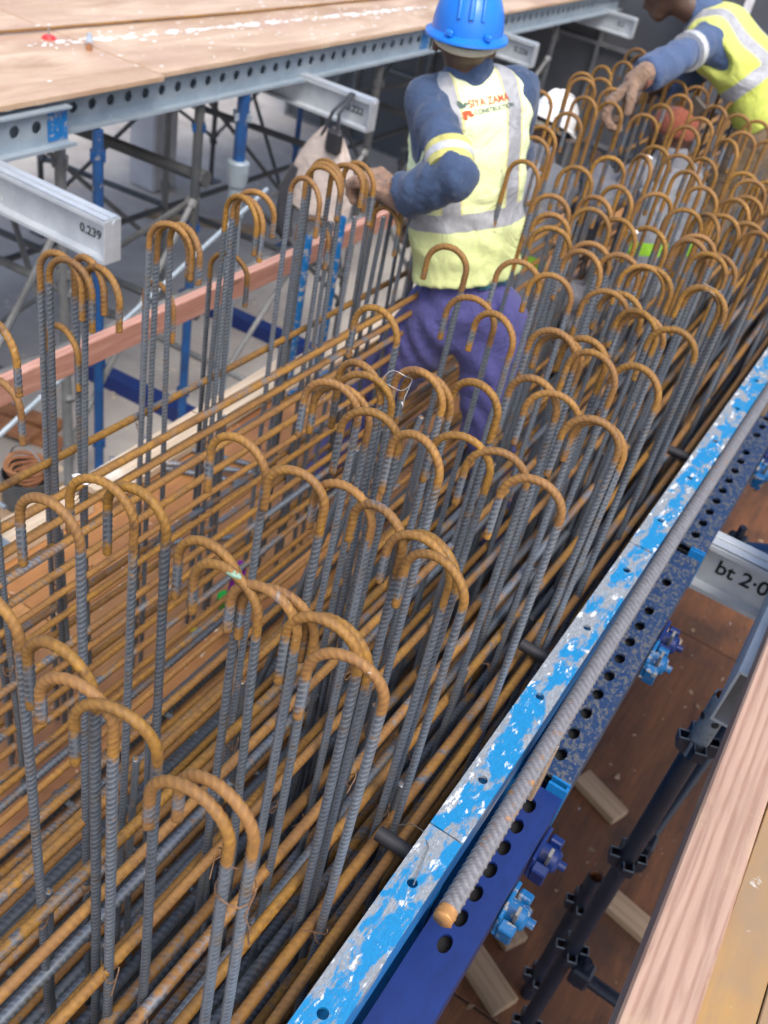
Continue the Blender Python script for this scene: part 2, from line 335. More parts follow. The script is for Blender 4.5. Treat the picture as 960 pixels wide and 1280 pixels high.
        s.add(vs, [[j, (j + 1) % 4, 4 + (j + 1) % 4, 4 + j] for j in range(4)], mi); return s
    def mesh(s, name, mats, sm=True, ang=35):
        me = bpy.data.meshes.new(name); me.from_pydata([tuple(v) for v in s.v], [], s.f)
        for m in (mats if isinstance(mats, (list, tuple)) else [mats]): me.materials.append(M[m])
        me.polygons.foreach_set('material_index', s.mi); me.update()
        if not getattr(s, 'raw', False):
            bm = bmesh.new(); bm.from_mesh(me); bmesh.ops.remove_doubles(bm, verts=bm.verts, dist=1e-6); bmesh.ops.recalc_face_normals(bm, faces=bm.faces); bm.to_mesh(me); bm.free()
        if sm and not getattr(s, 'raw', False): smooth(me, ang)
        return me
    def build(s, name, mats, parent=None, loc=(0, 0, 0), sm=True, ang=35):
        o = link(name, s.mesh(name, mats, sm, ang), None, parent); o.location = loc; return o

ORD = ['nearest', 'second', 'third', 'fourth', 'fifth', 'sixth', 'seventh', 'eighth', 'ninth', 'tenth', 'eleventh', 'twelfth', 'thirteenth', 'fourteenth', 'fifteenth',
       'sixteenth', 'seventeenth', 'eighteenth', 'nineteenth', 'twentieth', 'twenty-first', 'twenty-second', 'twenty-third', 'twenty-fourth', 'twenty-fifth', 'twenty-sixth', 'twenty-seventh', 'twenty-eighth', 'twenty-ninth', 'thirtieth', 'thirty-first', 'thirty-second', 'thirty-third', 'thirty-fourth', 'thirty-fifth', 'thirty-sixth', 'thirty-seventh', 'thirty-eighth', 'thirty-ninth', 'fortieth', 'forty-first']

# ------------------------------------------------------------------ ribbed bar meshes
def rib_sweep(name, path, r, pitch, sides, rust, ribh=0.085, rings=4, phase=0.0, skew=0.42, chev=False):
    """sweep a ribbed section along a dense path; rust(s, total) gives the rust amount along the bar"""
    path = np.asarray(path, float); seg = np.linalg.norm(np.diff(path, axis=0), axis=1); s = np.concatenate([[0], np.cumsum(seg)]); L = s[-1]
    n = int(L / (pitch / rings)) + 1; t = np.linspace(0, L, n)
    p = np.stack([np.interp(t, s, path[:, k]) for k in range(3)], 1)
    tan = np.gradient(p, axis=0); tan /= np.linalg.norm(tan, axis=1)[:, None]
    ref = np.array([0, 1.0, 0]) if abs(tan[0][1]) < 0.7 else np.array([0, 0, 1.0])
    A = ref - tan * (tan @ ref)[:, None]; A /= np.linalg.norm(A, axis=1)[:, None]; B = np.cross(tan, A)
    th = np.arange(sides) * 2 * np.pi / sides + phase
    side = (np.sin(th - phase + 1e-6) < 0) * 0.5
    ph = (t[:, None] / pitch + side[None, :] + skew * (np.abs(np.cos(th - phase)) if chev else np.cos(th - phase) * np.where(side > 0, -1, 1))[None, :]) % 1.0
    pulse = np.clip(1.15 - np.abs(ph - 0.5) / 0.17, 0, 1)
    lobe = np.sqrt(np.abs(np.sin(th - phase)))[None, :]
    lon = (np.abs(np.sin(th - phase)) < 0.2).astype(float)[None, :] * 0.6
    rad = r * (1 + ribh * np.maximum(pulse * lobe, lon))
    V = p[:, None, :] + rad[:, :, None] * (A[:, None, :] * np.cos(th)[None, :, None] + B[:, None, :] * np.sin(th)[None, :, None])
    V = np.concatenate([V.reshape(-1, 3), p[:1], p[-1:]])
    i = np.arange(n - 1)[:, None] * sides; k = np.arange(sides)[None, :]; k2 = (k + 1) % sides
    F = np.stack([i + k, i + k2, i + sides + k2, i + sides + k], -1).reshape(-1, 4)
    c0 = n * sides; kk = np.arange(sides)
    T = np.concatenate([np.stack([np.full(sides, c0), (kk + 1) % sides, kk], 1), np.stack([np.full(sides, c0 + 1), (n - 1) * sides + kk, (n - 1) * sides + (kk + 1) % sides], 1)])
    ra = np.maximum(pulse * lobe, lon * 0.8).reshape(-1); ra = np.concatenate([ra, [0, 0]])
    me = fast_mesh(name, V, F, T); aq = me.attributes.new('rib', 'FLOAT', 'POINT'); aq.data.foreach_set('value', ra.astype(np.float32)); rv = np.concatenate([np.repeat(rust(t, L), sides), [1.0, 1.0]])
    at = me.attributes.new('rust', 'FLOAT', 'POINT'); at.data.foreach_set('value', rv.astype(np.float32))
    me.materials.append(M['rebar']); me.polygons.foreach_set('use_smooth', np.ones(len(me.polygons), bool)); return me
def fast_mesh(name, V, Q, T=None):
    me = bpy.data.meshes.new(name); me.vertices.add(len(V)); me.vertices.foreach_set('co', np.asarray(V, np.float32).ravel())
    idx = np.asarray(Q).ravel(); cnt = np.full(len(Q), 4)
    if T is not None and len(T): idx = np.concatenate([idx, np.asarray(T).ravel()]); cnt = np.concatenate([cnt, np.full(len(T), 3)])
    me.loops.add(len(idx)); me.loops.foreach_set('vertex_index', idx.astype(np.int32)); me.polygons.add(len(cnt))
    me.polygons.foreach_set('loop_start', np.concatenate([[0], np.cumsum(cnt)[:-1]]).astype(np.int32)); me.polygons.foreach_set('loop_total', cnt.astype(np.int32))
    me.update(calc_edges=True); me.validate(); return me

def hook_path(R0, tail, leg, r):
    zc = -r - R0; a = np.linspace(np.pi, 0, 28)
    arc = np.stack([R0 * np.cos(a), 0 * a, zc + R0 * np.sin(a)], 1)
    up = np.stack([np.full(6, -R0), np.zeros(6), np.linspace(zc - tail, zc, 7)[:-1]], 1)
    dn = np.stack([np.full(12, R0), 0.0015 * np.sin(np.linspace(0, 5, 12)), np.linspace(zc, zc - leg, 13)[1:]], 1)
    return np.concatenate([up, arc, dn])
def hook_rust(tail, R0, after, tip=0.018, full=0.0):
    a0 = tail; a1 = tail + math.pi * R0
    def f(t, L):
        v = np.where(t < tip, 1.0, np.where(t < a0 - 0.012, 0.18, np.where(t < a1 + after, 1.0, full)))
        K = max(3, int(0.034 / (t[1] - t[0])) | 1); k = np.ones(K) / K; return np.convolve(np.pad(v, K // 2, 'edge'), k, 'valid')
    return f
HOOKS = []
for i, (d, R0, tail, after, ph) in enumerate([(0.0128, 0.050, 0.055, 0.025, 0.0), (0.0125, 0.051, 0.075, 0.006, 0.7), (0.0132, 0.047, 0.045, 0.045, 1.3), (0.0125, 0.053, 0.060, 0.035, 0.4),
                                          (0.0130, 0.051, 0.090, 0.012, 1.0)]):
    HOOKS.append(rib_sweep('hooked_rebar', hook_path(R0, tail, 1.33, d / 2), d / 2, 0.0102, 12, hook_rust(tail, R0, after, full=0.08), 0.16, 5, ph))
LOWHOOKS = [rib_sweep('hooked_rebar', hook_path(0.051, 0.07, 1.14, 0.0064), 0.0064, 0.0102, 12, hook_rust(0.07, 0.050, 0.03, full=0.08), 0.15, 4, 0.3)]
FARHOOKS = [rib_sweep('hooked_rebar', hook_path(0.050, 0.16 if i else 0.09, 1.33, 0.0066), 0.0066, 0.0102, 8, hook_rust(0.09, 0.050, 0.10 + 0.22 * i, full=0.30), 0.12, 3, 0.3) for i in range(2)]
STRAIGHT = [rib_sweep('straight_rebar', np.stack([0.004 * np.sin(np.linspace(0, 2.5, 16) + i), 0.004 * np.cos(np.linspace(0, 3, 16) * (1 + i)), np.linspace(0, 1.27, 16)], 1), 0.0063, 0.0102, 12,
                      (lambda t, L: 0.10 + 0.0 * t), 0.15, 4, i * 0.8) for i in range(2)]
def wavy(L, a, sd):
    q = np.random.default_rng(sd); y = np.linspace(0, L, 90); x = sum(a * q.normal() * np.sin(y * (0.7 + 0.9 * k) + q.uniform(0, 6)) / (k + 1) for k in range(3))
    z = sum(a * q.normal() * np.sin(y * (0.8 + 0.8 * k) + q.uniform(0, 6)) / (k + 1) for k in range(3)); return np.stack([x - x[0], y, z - z[0]], 1)
def patch_rust(base, sd):
    q = np.random.default_rng(sd)
    return lambda t, L: np.clip(base + 0.22 * np.sin(t * 3.1 + q.uniform(0, 6)) + 0.16 * np.sin(t * 9.7 + q.uniform(0, 6)), 0, 1.2)
RODS = [rib_sweep('longitudinal_rebar', wavy(8.6, 0.006, 20 + i), (0.009, 0.010, 0.0085, 0.0095)[i], 0.0115, 10, patch_rust((0.92, 0.66, 1.0, 0.82)[i], i), 0.06, 4, i * 0.6) for i in range(4)]
RODS += [rib_sweep('longitudinal_rebar', wavy(8.6, 0.005, 30 + i), 0.0105, 0.0125, 10, patch_rust(0.16 + 0.1 * i, 60 + i), 0.09, 4, 0.4 + i) for i in range(2)]
MATBAR = [rib_sweep('bottom_rebar', wavy(8.6, 0.004, 40 + i), 0.016, 0.016, 10, patch_rust(0.06, 50 + i), 0.11, 4, i * 0.9) for i in range(2)]
# ================================================================== SETTING
gm = MB().box((0, 20, -0.1), (160, 160, 0.2)); g = gm.build('ground', 'concrete'); g['kind'] = 'structure'
# brown plywood sheets on the lower ground right of the formwork
rz = Matrix.Rotation(R(2), 3, 'Z')
bp = empty('ground_boarding', (0.7, 2.5, 0.0), 'stained brown plywood boarding on the ground under the right props', 'boarding')
for i in range(2):
    for j in range(4):
        MB().box((-0.42 + i * 1.225, -1.9 + j * 2.446, 0.012 + 0.002 * ((i + j) % 2)), (1.215, 2.436, 0.018), None, 0, 0.002).build('plywood_sheet', 'ply_brown', bp)
# beam soffit: sheets on bearers
sf = empty('beam_soffit', (-1.1, 3.0, 1.1), 'orange brown plywood soffit under the reinforcement cage', 'soffit')
for i, (x0, x1) in enumerate(((-2.04, -1.62), (-1.617, -0.40), (-0.397, -0.212))):
    for j in range(4):
        y0 = -1.0 + j * 2.44 - (i % 2) * 0.9
        MB().bx(x0 + 1.1, x1 + 1.1, y0 - 3.0, y0 + 2.436 - 3.0, 0.03, 0.048 + 0.001 * ((i + j) % 2), 0, 0.0015).build('plywood_sheet', 'ply_soffit', sf)
for k in range(9):
    y = -0.6 + k * 0.95; MB().bx(-0.98, 0.86, y - 3.0, y - 2.92, -0.08, 0.028, 0, 0.002).build('bearer', 'wood_block', sf)
SOF = 1.15
# pale edge boards along the soffit edge
eb = [(-2.02, 0.2, 1.9, -0.02), (-2.0, 1.95, 3.2, 0.03), (-1.97, 3.0, 4.9, -0.02)]
for i, (x, y0, y1, rz_) in enumerate(eb):
    o = MB().box((0, 0, 0), (0.15, y1 - y0, 0.035), None, 0, 0.003).build('edge_board', 'wood_pale', None, (x, (y0 + y1) / 2, SOF + 0.019 + 0.012 * (i % 2))); o.rotation_euler.z = rz_
    tag(o, ['pale scuffed board on the left soffit edge, nearest the camera', 'pale scuffed board in the middle of the left soffit edge', 'pale scuffed board at the far end of the left soffit edge'][i], 'board', 'boards on the soffit edge')
for i, (x, y, a, l) in enumerate([(-1.86, 2.28, 0.5, 0.55), (-1.80, 2.34, 0.62, 0.5), (-1.9, 2.42, 0.4, 0.45), (-1.55, 2.0, 0.9, 0.4)]):
    o = link('offcut_rebar', rib_sweep('offcut_rebar', np.array([[0, 0, 0], [l / 2, 0, 0.004], [l, 0, 0]]), 0.011, 0.014, 8, lambda t, L: 0.15 + 0 * t), None, None, (x - l / 2 * math.cos(a), y - l / 2 * math.sin(a), SOF + 0.012 + 0.022 * (i % 2)))
    o.rotation_euler.z = a; tag(o, ['short grey bar lying on the soffit edge, nearest in its pile', 'short grey bar in the middle of the pile at the soffit edge', 'short grey bar at the back of the pile on the soffit edge', 'lone short grey bar lying on orange plywood right of the pile'][i], 'rebar offcut', 'short bars lying on the soffit')

# ---------------------------------------------------------------- right formwork: steel panels
PY = [-0.957, -0.022, 0.913, 1.848, 2.783, 3.718, 4.653, 5.588]
for i in range(len(PY) - 1):
    y0, y1 = PY[i] + 0.0015, PY[i + 1] - 0.0015; L = y1 - y0; yc = (y0 + y1) / 2; dz = (0, 0.0, 0.0, 0.002, -0.001, 0.002, 0)[i]
    nm = ['out of the frame at the near end', 'nearest in view at the bottom edge', 'second from the near end', 'third from the near end', 'fourth from the near end', 'fifth from the near end', 'sixth from the near end'][i]
    p = empty('formwork_panel', (-0.175, yc, SOF), 'blue steel formwork panel with scraped paint, ' + nm, 'formwork panel', 'formwork panels beside the cage')
    Z = 2.10 - SOF + dz
    holes = [(h - y0, 0.030) for h in np.arange(-0.84, 6, 0.2352) if y0 + 0.02 < h < y1 - 0.02]
    MB().holed((-0.031, y0 - yc, Z - 0.006), (0, 1, 0), (1, 0, 0), (0, 0, 0.006), L, 0.060, holes, 0.0085).build('top_flange', 'panel', p)
    MB().bx(-0.031, -0.026, y0 - yc, y1 - yc, 0.0, Z - 0.0065).build('face_plate', 'panel_deep', p)
    MB().bx(0.024, 0.0285, y0 - yc, y1 - yc, Z - 0.085, Z - 0.0065, 0).bx(0.008, 0.0235, y0 - yc, y1 - yc, Z - 0.085, Z - 0.081).build('flange_lip', 'panel_deep', p)
    m = MB()
    for y in (y0 - yc + 0.004, y1 - yc - 0.010): m.bx(-0.0255, 0.022, y, y + 0.006, 0.0, Z - 0.035)
    for z in (0.15, 0.45, 0.68): m.bx(-0.0255, 0.022, y0 - yc + 0.012, y1 - yc - 0.012, z, z + 0.006)
    m.build('stiffener', 'panel_deep', p)
    if i in (1, 2, 3):
        MB().tube([(-0.10, 0.44 if i == 1 else 0.06, Z - 0.062), (-0.0315, 0.44 if i == 1 else 0.06, Z - 0.062)] if i != 3 else [(-0.10, 0.10, Z - 0.062), (-0.0315, 0.10, Z - 0.062)], 0.013, 12).build('tie_stub', 'rubber', p)
# walers: slotted channels behind the panels
WALERS = []
for i, (y0, y1, mt) in enumerate(((-0.6, 1.225, 'waler_blue'), (1.262, 2.128, 'waler_worn'), (2.175, 3.25, 'waler_worn'), (3.30, 4.9, 'waler_worn'))):
    L = y1 - y0; z = 1.945 - 0.0; p = empty('steel_waler', (-0.10, y0, z), ['dark blue slotted steel waler, nearest in the row', 'concrete spattered slotted waler left of the stamped aluminium beam', 'spattered slotted waler beyond the stamped aluminium beam', 'farthest slotted waler along the formwork'][i], 'waler', 'slotted walers behind the panels')
    cs = [(u, 0.041) for u in ((np.arange(0.845, 1.21, 0.0545) if i == 0 else np.arange(y0 + 0.06, y1 - 0.08, 0.0665)) - y0)]
    if i: cs = [c for k, c in enumerate(cs) if k % 11 not in (9,)]
    MB().holed((-0.042, 0, -0.006), (0, 1, 0), (1, 0, 0), (0, 0, 0.006), L, 0.086, cs, 0.0115, 1.55).build('slotted_top', mt, p)
    MB().bx(0.039, 0.0445, 0, L, -0.13, -0.0065).build('side_face', mt, p); MB().bx(-0.042, 0.0385, 0.0, L, -0.16, -0.1305).build('bottom_flange', mt, p)
    MB().bx(-0.041, 0.0385, 0.004, L - 0.004, -0.030, -0.026).build('slot_shade', 'hole', p)  # near-black sheet below the slots, standing in for the shade inside the channel
    if i < 3:
        m = MB().bx(0.008, 0.046, L - 0.0, L + 0.006, -0.09, 0.022).bx(0.008, 0.046, L + 0.026, L + 0.031, -0.09, 0.012).bx(0.040, 0.0465, L + 0.006, L + 0.026, -0.09, 0.008); m.build('end_bracket', 'panel_deep', p)
    WALERS.append((p, y0, z, [1.02, 1.16] if i == 0 else [L * 0.62 + y0, L * 0.72 + y0]))
o = MB().bx(-0.016, 0.016, -0.02, 0.02, 0, 0.131, 0, 0.002).build('packing_block', 'wood_block', None, (-0.118, 1.20, 1.9455)); tag(o, 'small timber packer under the loose grey bar, nearer one', 'packer', 'packers under the loose bar')
o = MB().bx(-0.016, 0.016, -0.02, 0.02, 0, 0.131, 0, 0.002).build('packing_block', 'wood_block', None, (-0.1275, 3.05, 1.9455)); tag(o, 'small timber packer under the loose grey bar, farther one', 'packer', 'packers under the loose bar')
# thick bar lying on the waler
lb = rib_sweep('loose_rebar', np.array([[0, 0, 0], [-0.010, 0.6, 0.0], [-0.0165, 1.2, 0.001], [-0.0175, 1.8, 0.001], [-0.0175, 3.4, 0.0]]), 0.0155, 0.0150, 20, lambda t, L: np.where(t < 0.02, 1.2, 0.16 + 0.18 * np.sin(t * 5) + 0.0 * t), 0.13, 6, 0.9, 0.9, True)
lb.materials.clear(); t = NT('loose_bar_steel'); v = t.coord(); a = t.noise(v, 60, 5); r_ = t.attr('rust')
k_ = t.mix(t.ramp(a, 0.35, 0.65), (0.19, 0.187, 0.195), (0.13, 0.127, 0.135)); k_ = t.mix(t.attr('rib'), k_, (0.30, 0.30, 0.313)); k_ = t.mix(t.ramp(t.math('ADD', r_, t.math('MULTIPLY', t.math('SUBTRACT', a, 0.5), 1.3)), 0.40, 0.66), k_, (0.42, 0.21, 0.07)); t.bump(a, 0.2, 0.002)  # rib crests lightened here too, caught light painted into the steel colour
M['loose'] = t.fin(k_, 0.5, 0.35)
o = link('loose_rebar', lb, 'loose', None, (-0.111, 0.787, 2.094)); tag(o, 'thick pale grey ribbed bar with rusty cut end lying along the blue formwork', 'rebar')

# ---------------------------------------------------------------- aluminium joists
def text_mesh(body, size, depth=0.0):
    cu = bpy.data.curves.new('lettering', 'FONT'); cu.body = body; cu.size = size; cu.extrude = depth; cu.offset = size * 0.016; cu.align_x = 'CENTER'; cu.align_y = 'CENTER'
    o = bpy.data.objects.new('lettering', cu); col.objects.link(o); dg = bpy.context.evaluated_depsgraph_get(); me = bpy.data.meshes.new_from_object(o.evaluated_get(dg))
    bpy.data.objects.remove(o); bpy.data.curves.remove(cu); me.materials.clear(); return me
def joist(x0, x1, y, ztop, label, text=None, tx=None, mt='alu', capend=1, ht=0.155, ts=0.05):
    p = empty('aluminium_joist', (x1 if capend > 0 else x0, y, ztop), label, 'joist', 'aluminium joists under the decks'); ox = x1 if capend > 0 else x0
    w_ = 0.04
    prof = [(-w_, 0), (w_, 0), (w_, -0.014), (0.012, -0.02), (0.012, -ht + 0.02), (w_, -ht + 0.014), (w_, -ht), (-w_, -ht), (-w_, -ht + 0.014), (-0.012, -ht + 0.02), (-0.012, -0.02), (-w_, -0.014)]
    a, b = (x0 - ox, 0, 0), (x1 - ox, 0, 0)
    MB().prism(prof, a, b, (0, 1, 0), (0, 0, 1)).build('beam', mt, p, sm=False)
    MB().prism([(-0.030, 0.0015), (-0.034, 0.005), (-0.008, 0.005), (-0.006, 0.0015)], a, b, (0, 1, 0), (0, 0, 1)).prism([(0.030, 0.0015), (0.006, 0.0015), (0.008, 0.005), (0.034, 0.005)], a, b, (0, 1, 0), (0, 0, 1)).build('nailing_groove', mt, p, sm=False)
    if capend > 0:
        MB().prism([(-w_ + 0.001, -0.0015), (-0.012, -0.0015), (0.0, -0.018), (0.012, -0.0015), (w_ - 0.001, -0.0015), (w_ - 0.001, -ht + 0.001), (-w_ + 0.001, -ht + 0.001)], (0.0005, 0, 0), (0.006, 0, 0), (0, 1, 0), (0, 0, 1)).build('end_cap', mt, p, sm=False)
    if text:
        me = text_mesh(text, ts, 0.0007); t_ = link('stamped_number', me, 'hole', p, (tx - ox, -0.0132, -ht * 0.46)); t_.rotation_euler = (R(90), 0, 0)
    return p
joist(-4.6, -2.285, 2.34, 1.985, 'galvanised joist end nearest the camera at left, number cut in its web', '0.239', -2.371, ht=0.158, ts=0.046)
joist(-4.6, -2.58, 4.50, 1.985, 'galvanised joist end with the bag hanging from it', '0.222', -2.68, ts=0.05)
joist(-4.6, -2.74, 6.9, 1.985, 'galvanised joist end just right of the blue helmet', '0.226', -2.84, ts=0.05)
joist(-4.6, -2.74, 9.0, 1.985, 'farthest galvanised joist end, before the dark wall', '0.2', -2.86, ts=0.05)
joist(-0.066, 0.9, 2.29, 1.925, 'short aluminium beam with letters cut through its web, right of the waler', 'bt 2·0', 0.055, capend=-1, ts=0.062)
# ---------------------------------------------------------------- left table deck
dk = empty('table_deck', (-3.0, 4, 2.12), 'sunlit plywood table deck with splashes of concrete at upper left', 'deck')
for i in range(2):
    for j in range(6):
        x1 = -2.985 - i * 1.223 + (0.035 if (i == 0 and j == 1) else 0); y0 = -1.55 + j * 2.443 + (i % 2) * 0.7
        MB().bx(x1 - 1.218 + 3.0, x1 + 3.0, y0 - 4, y0 + 2.437 - 4, 0.0, 0.021 + 0.0015 * ((i * 3 + j) % 3), 0, 0.002).build('plywood_sheet', 'ply_deck', dk)
for k in range(14):   # secondary beams under the deck
    y = -1 + k * 1.0; MB().bx(-2.4, -0.14, y - 4, y - 3.93, -0.12, -0.002).build('bearer', 'scaff_grey', dk)
def girder(y0, y1, x, ztop, ht, label, hr, pitch, start, mt='galv', bluend=None):
    p = empty('perforated_girder', (x, y0, ztop - ht), label, 'girder', 'perforated edge girders of the table deck'); L = y1 - y0
    hs = [(u, ht * 0.52) for u in np.arange(start, L - 0.05, pitch)]
    MB().holed((0.0, 0, 0.003), (0, 1, 0), (0, 0, 1), (-0.005, 0, 0), L, ht - 0.006, hs, hr).build('web', mt, p)
    MB().bx(0.0, 0.050, 0, L, 0.0, 0.007, 0).bx(0.0, 0.026, 0, L, ht - 0.012, ht - 0.0035, 0).bx(0.044, 0.050, 0, L, 0.007, 0.014).build('flange', mt, p)
    MB().bx(-0.0565, -0.0515, 0, L, 0.0, ht - 0.012).bx(-0.051, -0.0055, 0, L, 0.0, 0.006).build('back_web', mt, p)
    if bluend:
        m = MB()
        for e in bluend: m.bx(0.0005, 0.003, e - 0.05, e + 0.05, 0.016, ht - 0.014)
        m.build('blue_end_band', 'clamp', p)
    return p
girder(-1.0, 2.785, -2.955, 2.105, 0.150, 'short perforated girder with blue painted end at far left', 0.024, 0.106, 0.13, bluend=[3.73])
girder(2.79, 5.86, -3.035, 2.118, 0.150, 'long perforated girder along the table deck edge, left of the helmet', 0.0225, 0.1045, 0.10, bluend=[3.0])
girder(5.90, 11.6, -3.035, 2.118, 0.150, 'perforated girder running away right of the blue helmet', 0.0225, 0.1045, 0.12)
# things on the deck
o = link('thin_rebar', rib_sweep('thin_rebar', np.array([[0, 0, 0], [0.12, 1.2, 0.003], [0.22, 2.6, 0.0], [0.30, 4.6, 0.0]]), 0.007, 0.011, 8, lambda t, L: 1.0 + 0 * t), None, None, (-3.745, 2.0, 2.153)); tag(o, 'long thin rusty bar lying across the plywood table deck', 'rebar')
o = MB().tube([(0, 0, 0.013), (0.10, -0.10, 0.014), (0.125, -0.125, 0.012)], [0.010, 0.016, 0.013], 12).tube([(0.122, -0.122, 0.012), (0.15, -0.15, 0.012)], 0.014, 12, 1).build('bar_coupler', ['alu', 'rust_inside'], None, (-3.48, 3.42, 2.143)); tag(o, 'small grey threaded coupler with a rusty end on the table deck', 'coupler')
o = MB().tube([(0, 0, 0), (0.0, 0.0, 0.012)], [0.034, 0.022], 12).tube([(0, 0, 0.012), (0, 0, 0.05)], 0.004, 6, 1).build('marker_cap', ['red', 'wire'], None, (-3.53, 3.23, 2.144)); tag(o, 'small red plastic cap with a nail on the table deck', 'cap')
sp = MB(); q = np.random.default_rng(3)
for i in range(420):
    u = q.uniform(0, 1); wide = i > 250; x = -3.47 + 0.22 * u + q.normal() * (0.25 if wide else 0.012); y = 3.1 + 3.0 * u + q.normal() * (0.5 if wide else 0.10); r_ = abs(q.normal()) * (0.004 if wide else 0.008) + 0.002; n = 6
    if x > -3.02: continue
    ring = [(x + r_ * math.cos(6.283 * k / n) * q.uniform(.6, 1.2), y + 2.2 * r_ * math.sin(6.283 * k / n) * q.uniform(.6, 1.2), 2.1445) for k in range(n)]
    sp.add(ring + [(x, y, 2.1475)], [[k, (k + 1) % n, n] for k in range(n)])
o = sp.build('concrete_splashes', 'white_paint'); o['kind'] = 'stuff'; tag(o, 'white concrete splashes scattered on the table deck', 'concrete splashes')

# ---------------------------------------------------------------- scaffold under the deck
def post(x, y, z0, z1, r, mats, label, split=None, collar=None, foot=True):
    p = empty('scaffold_post', (x, y, z0), label, 'post', 'steel posts under the table deck'); h = z1 - z0
    if split: MB().tube([(0, 0, 0.02), (0, 0, split)], r, 14).build('lower_tube', mats[0], p); MB().tube([(0, 0, split), (0, 0, h)], r * (0.8 if collar else 1.0), 14).build('upper_tube', mats[1], p)
    else: MB().tube([(0, 0, 0.02), (0, 0, h)], r, 14).build('tube', mats[0], p)
    if collar: MB().tube([(0, 0, split - 0.10), (0, 0, split - 0.03), (0, 0, split + 0.02), (0, 0, split + 0.03)], [r * 1.25, r * 1.45, r * 1.45, r * 1.1], 14).tube([(-0.06, 0, split - 0.02), (0.06, 0, split - 0.02)], 0.008, 8).build('collar', 'galv', p)
    if foot: MB().bx(-0.07, 0.07, -0.07, 0.07, 0.0, 0.012).build('base_plate', mats[0], p)
    for zz in np.arange(0.35, h, 0.495):
        MB().bx(-r - 0.018, r + 0.018, -0.004, 0.004, zz, zz + 0.035).bx(-0.004, 0.004, -r - 0.018, r + 0.018, zz, zz + 0.035).build('pressing', mats[0], p)
posts = [(-3.02, 2.80, 'scaff_grey', None, 'grey post under the girder end at far left'), (-2.99, 2.98, 'scaff_blue', None, 'blue post just right of the girder joint at left'),
         (-3.02, 3.66, 'scaff_blue', 'scaff_dark', 'post with dark top and blue bottom beside the thick prop'), (-3.02, 5.27, 'scaff_dark', None, 'dark post left of the blue helmet'),
         (-3.05, 6.3, 'scaff_dark', None, 'dark post hidden partly by the standing worker'), (-2.98, 1.9, 'scaff_blue', None, 'blue post at the left photo edge'),
         (-4.3, 3.4, 'scaff_dark', None, 'dark post in second row behind the grey one'), (-4.3, 4.9, 'scaff_grey', None, 'grey post in second row beside the concrete column'),
         (-4.3, 6.4, 'scaff_blue', None, 'blue post in second row near the hanging bag'), (-4.3, 8.2, 'scaff_dark', None, 'far dark post in second row'),
         (-5.6, 5.0, 'scaff_dark', None, 'dark post in third row left of the column'), (-5.6, 7.0, 'scaff_dark', None, 'dark post in third row right of the column'), (-5.6, 9.5, 'scaff_dark', None, 'farthest dark post in third row'), (-3.05, 8.0, 'scaff_dark', None, 'dark post under the far girder')]
for x, y, a, b, lab in posts: post(x, y, 0.0, 1.96, 0.024 if x > -4 else 0.022, (a, b or a), lab, split=1.05 if b else None)
post(-3.02, 3.99, 0.0, 1.965, 0.040, ('galv', 'scaff_blue'), 'thick steel prop, galvanised below and blue above its collar', split=1.60, collar=True)
def tube_thing(name, a, b, r, mt, label, cat, group, n=10, ends=True):
    a, b = Vector(a), Vector(b); m = MB().tube([(0, 0, 0), b - a], r, n)
    o = m.build(name, mt, None, a); tag(o, label, cat, group); 
    if ends:
        d = (b - a).normalized()
        for e in ((b - a) * 0.01, (b - a) * 0.99): MB().tube([e - d * 0.03, e + d * 0.03], r * 1.5, 8).build('end_coupler', mt, o)
    return o
LG = 'scaffold ledgers under the table deck'; BG = 'diagonal braces under the table deck'
for i, (a, b, mt, lab) in enumerate([
    ((-5.6, 3.45, 1.62), (-2.99, 3.70, 1.60), 'scaff_dark', 'dark cross ledger high beneath the girder, second from left'), ((-5.6, 3.45, 0.85), (-2.99, 3.70, 0.85), 'scaff_dark', 'dark cross ledger low down behind the post with blue bottom'),
    ((-5.6, 5.0, 1.35), (-3.02, 5.27, 1.35), 'scaff_dark', 'dark cross ledger behind the thick prop'), ((-5.6, 5.0, 0.6), (-3.02, 5.27, 0.6), 'scaff_dark', 'low dark cross ledger behind the thick prop'),
    ((-5.6, 2.7, 1.25), (-2.99, 2.83, 1.25), 'scaff_grey', 'grey cross ledger at far left'), ((-5.6, 6.4, 1.4), (-3.05, 6.3, 1.4), 'scaff_dark', 'dark cross ledger below the hanging bag joist'),
    ((-3.0, 1.9, 1.0), (-3.0, 5.3, 1.0), 'scaff_grey', 'long grey ledger running under the girder'), ((-4.3, 3.4, 1.5), (-4.3, 8.2, 1.5), 'scaff_dark', 'long dark ledger along the second post row'),
    ((-4.3, 3.4, 0.7), (-4.3, 8.2, 0.7), 'scaff_dark', 'long low dark ledger along the second post row'), ((-5.6, 8.2, 1.5), (-3.05, 8.0, 1.5), 'scaff_dark', 'far dark cross ledger'),
    ((-3.9, 3.95, 0.40), (-2.2, 4.05, 0.36), 'scaff_grey', 'thin grey rail low in the pit behind the pink timber')]): tube_thing('scaffold_ledger', a, b, 0.021 if i not in (0,) else 0.03, mt, lab, 'ledger', LG)
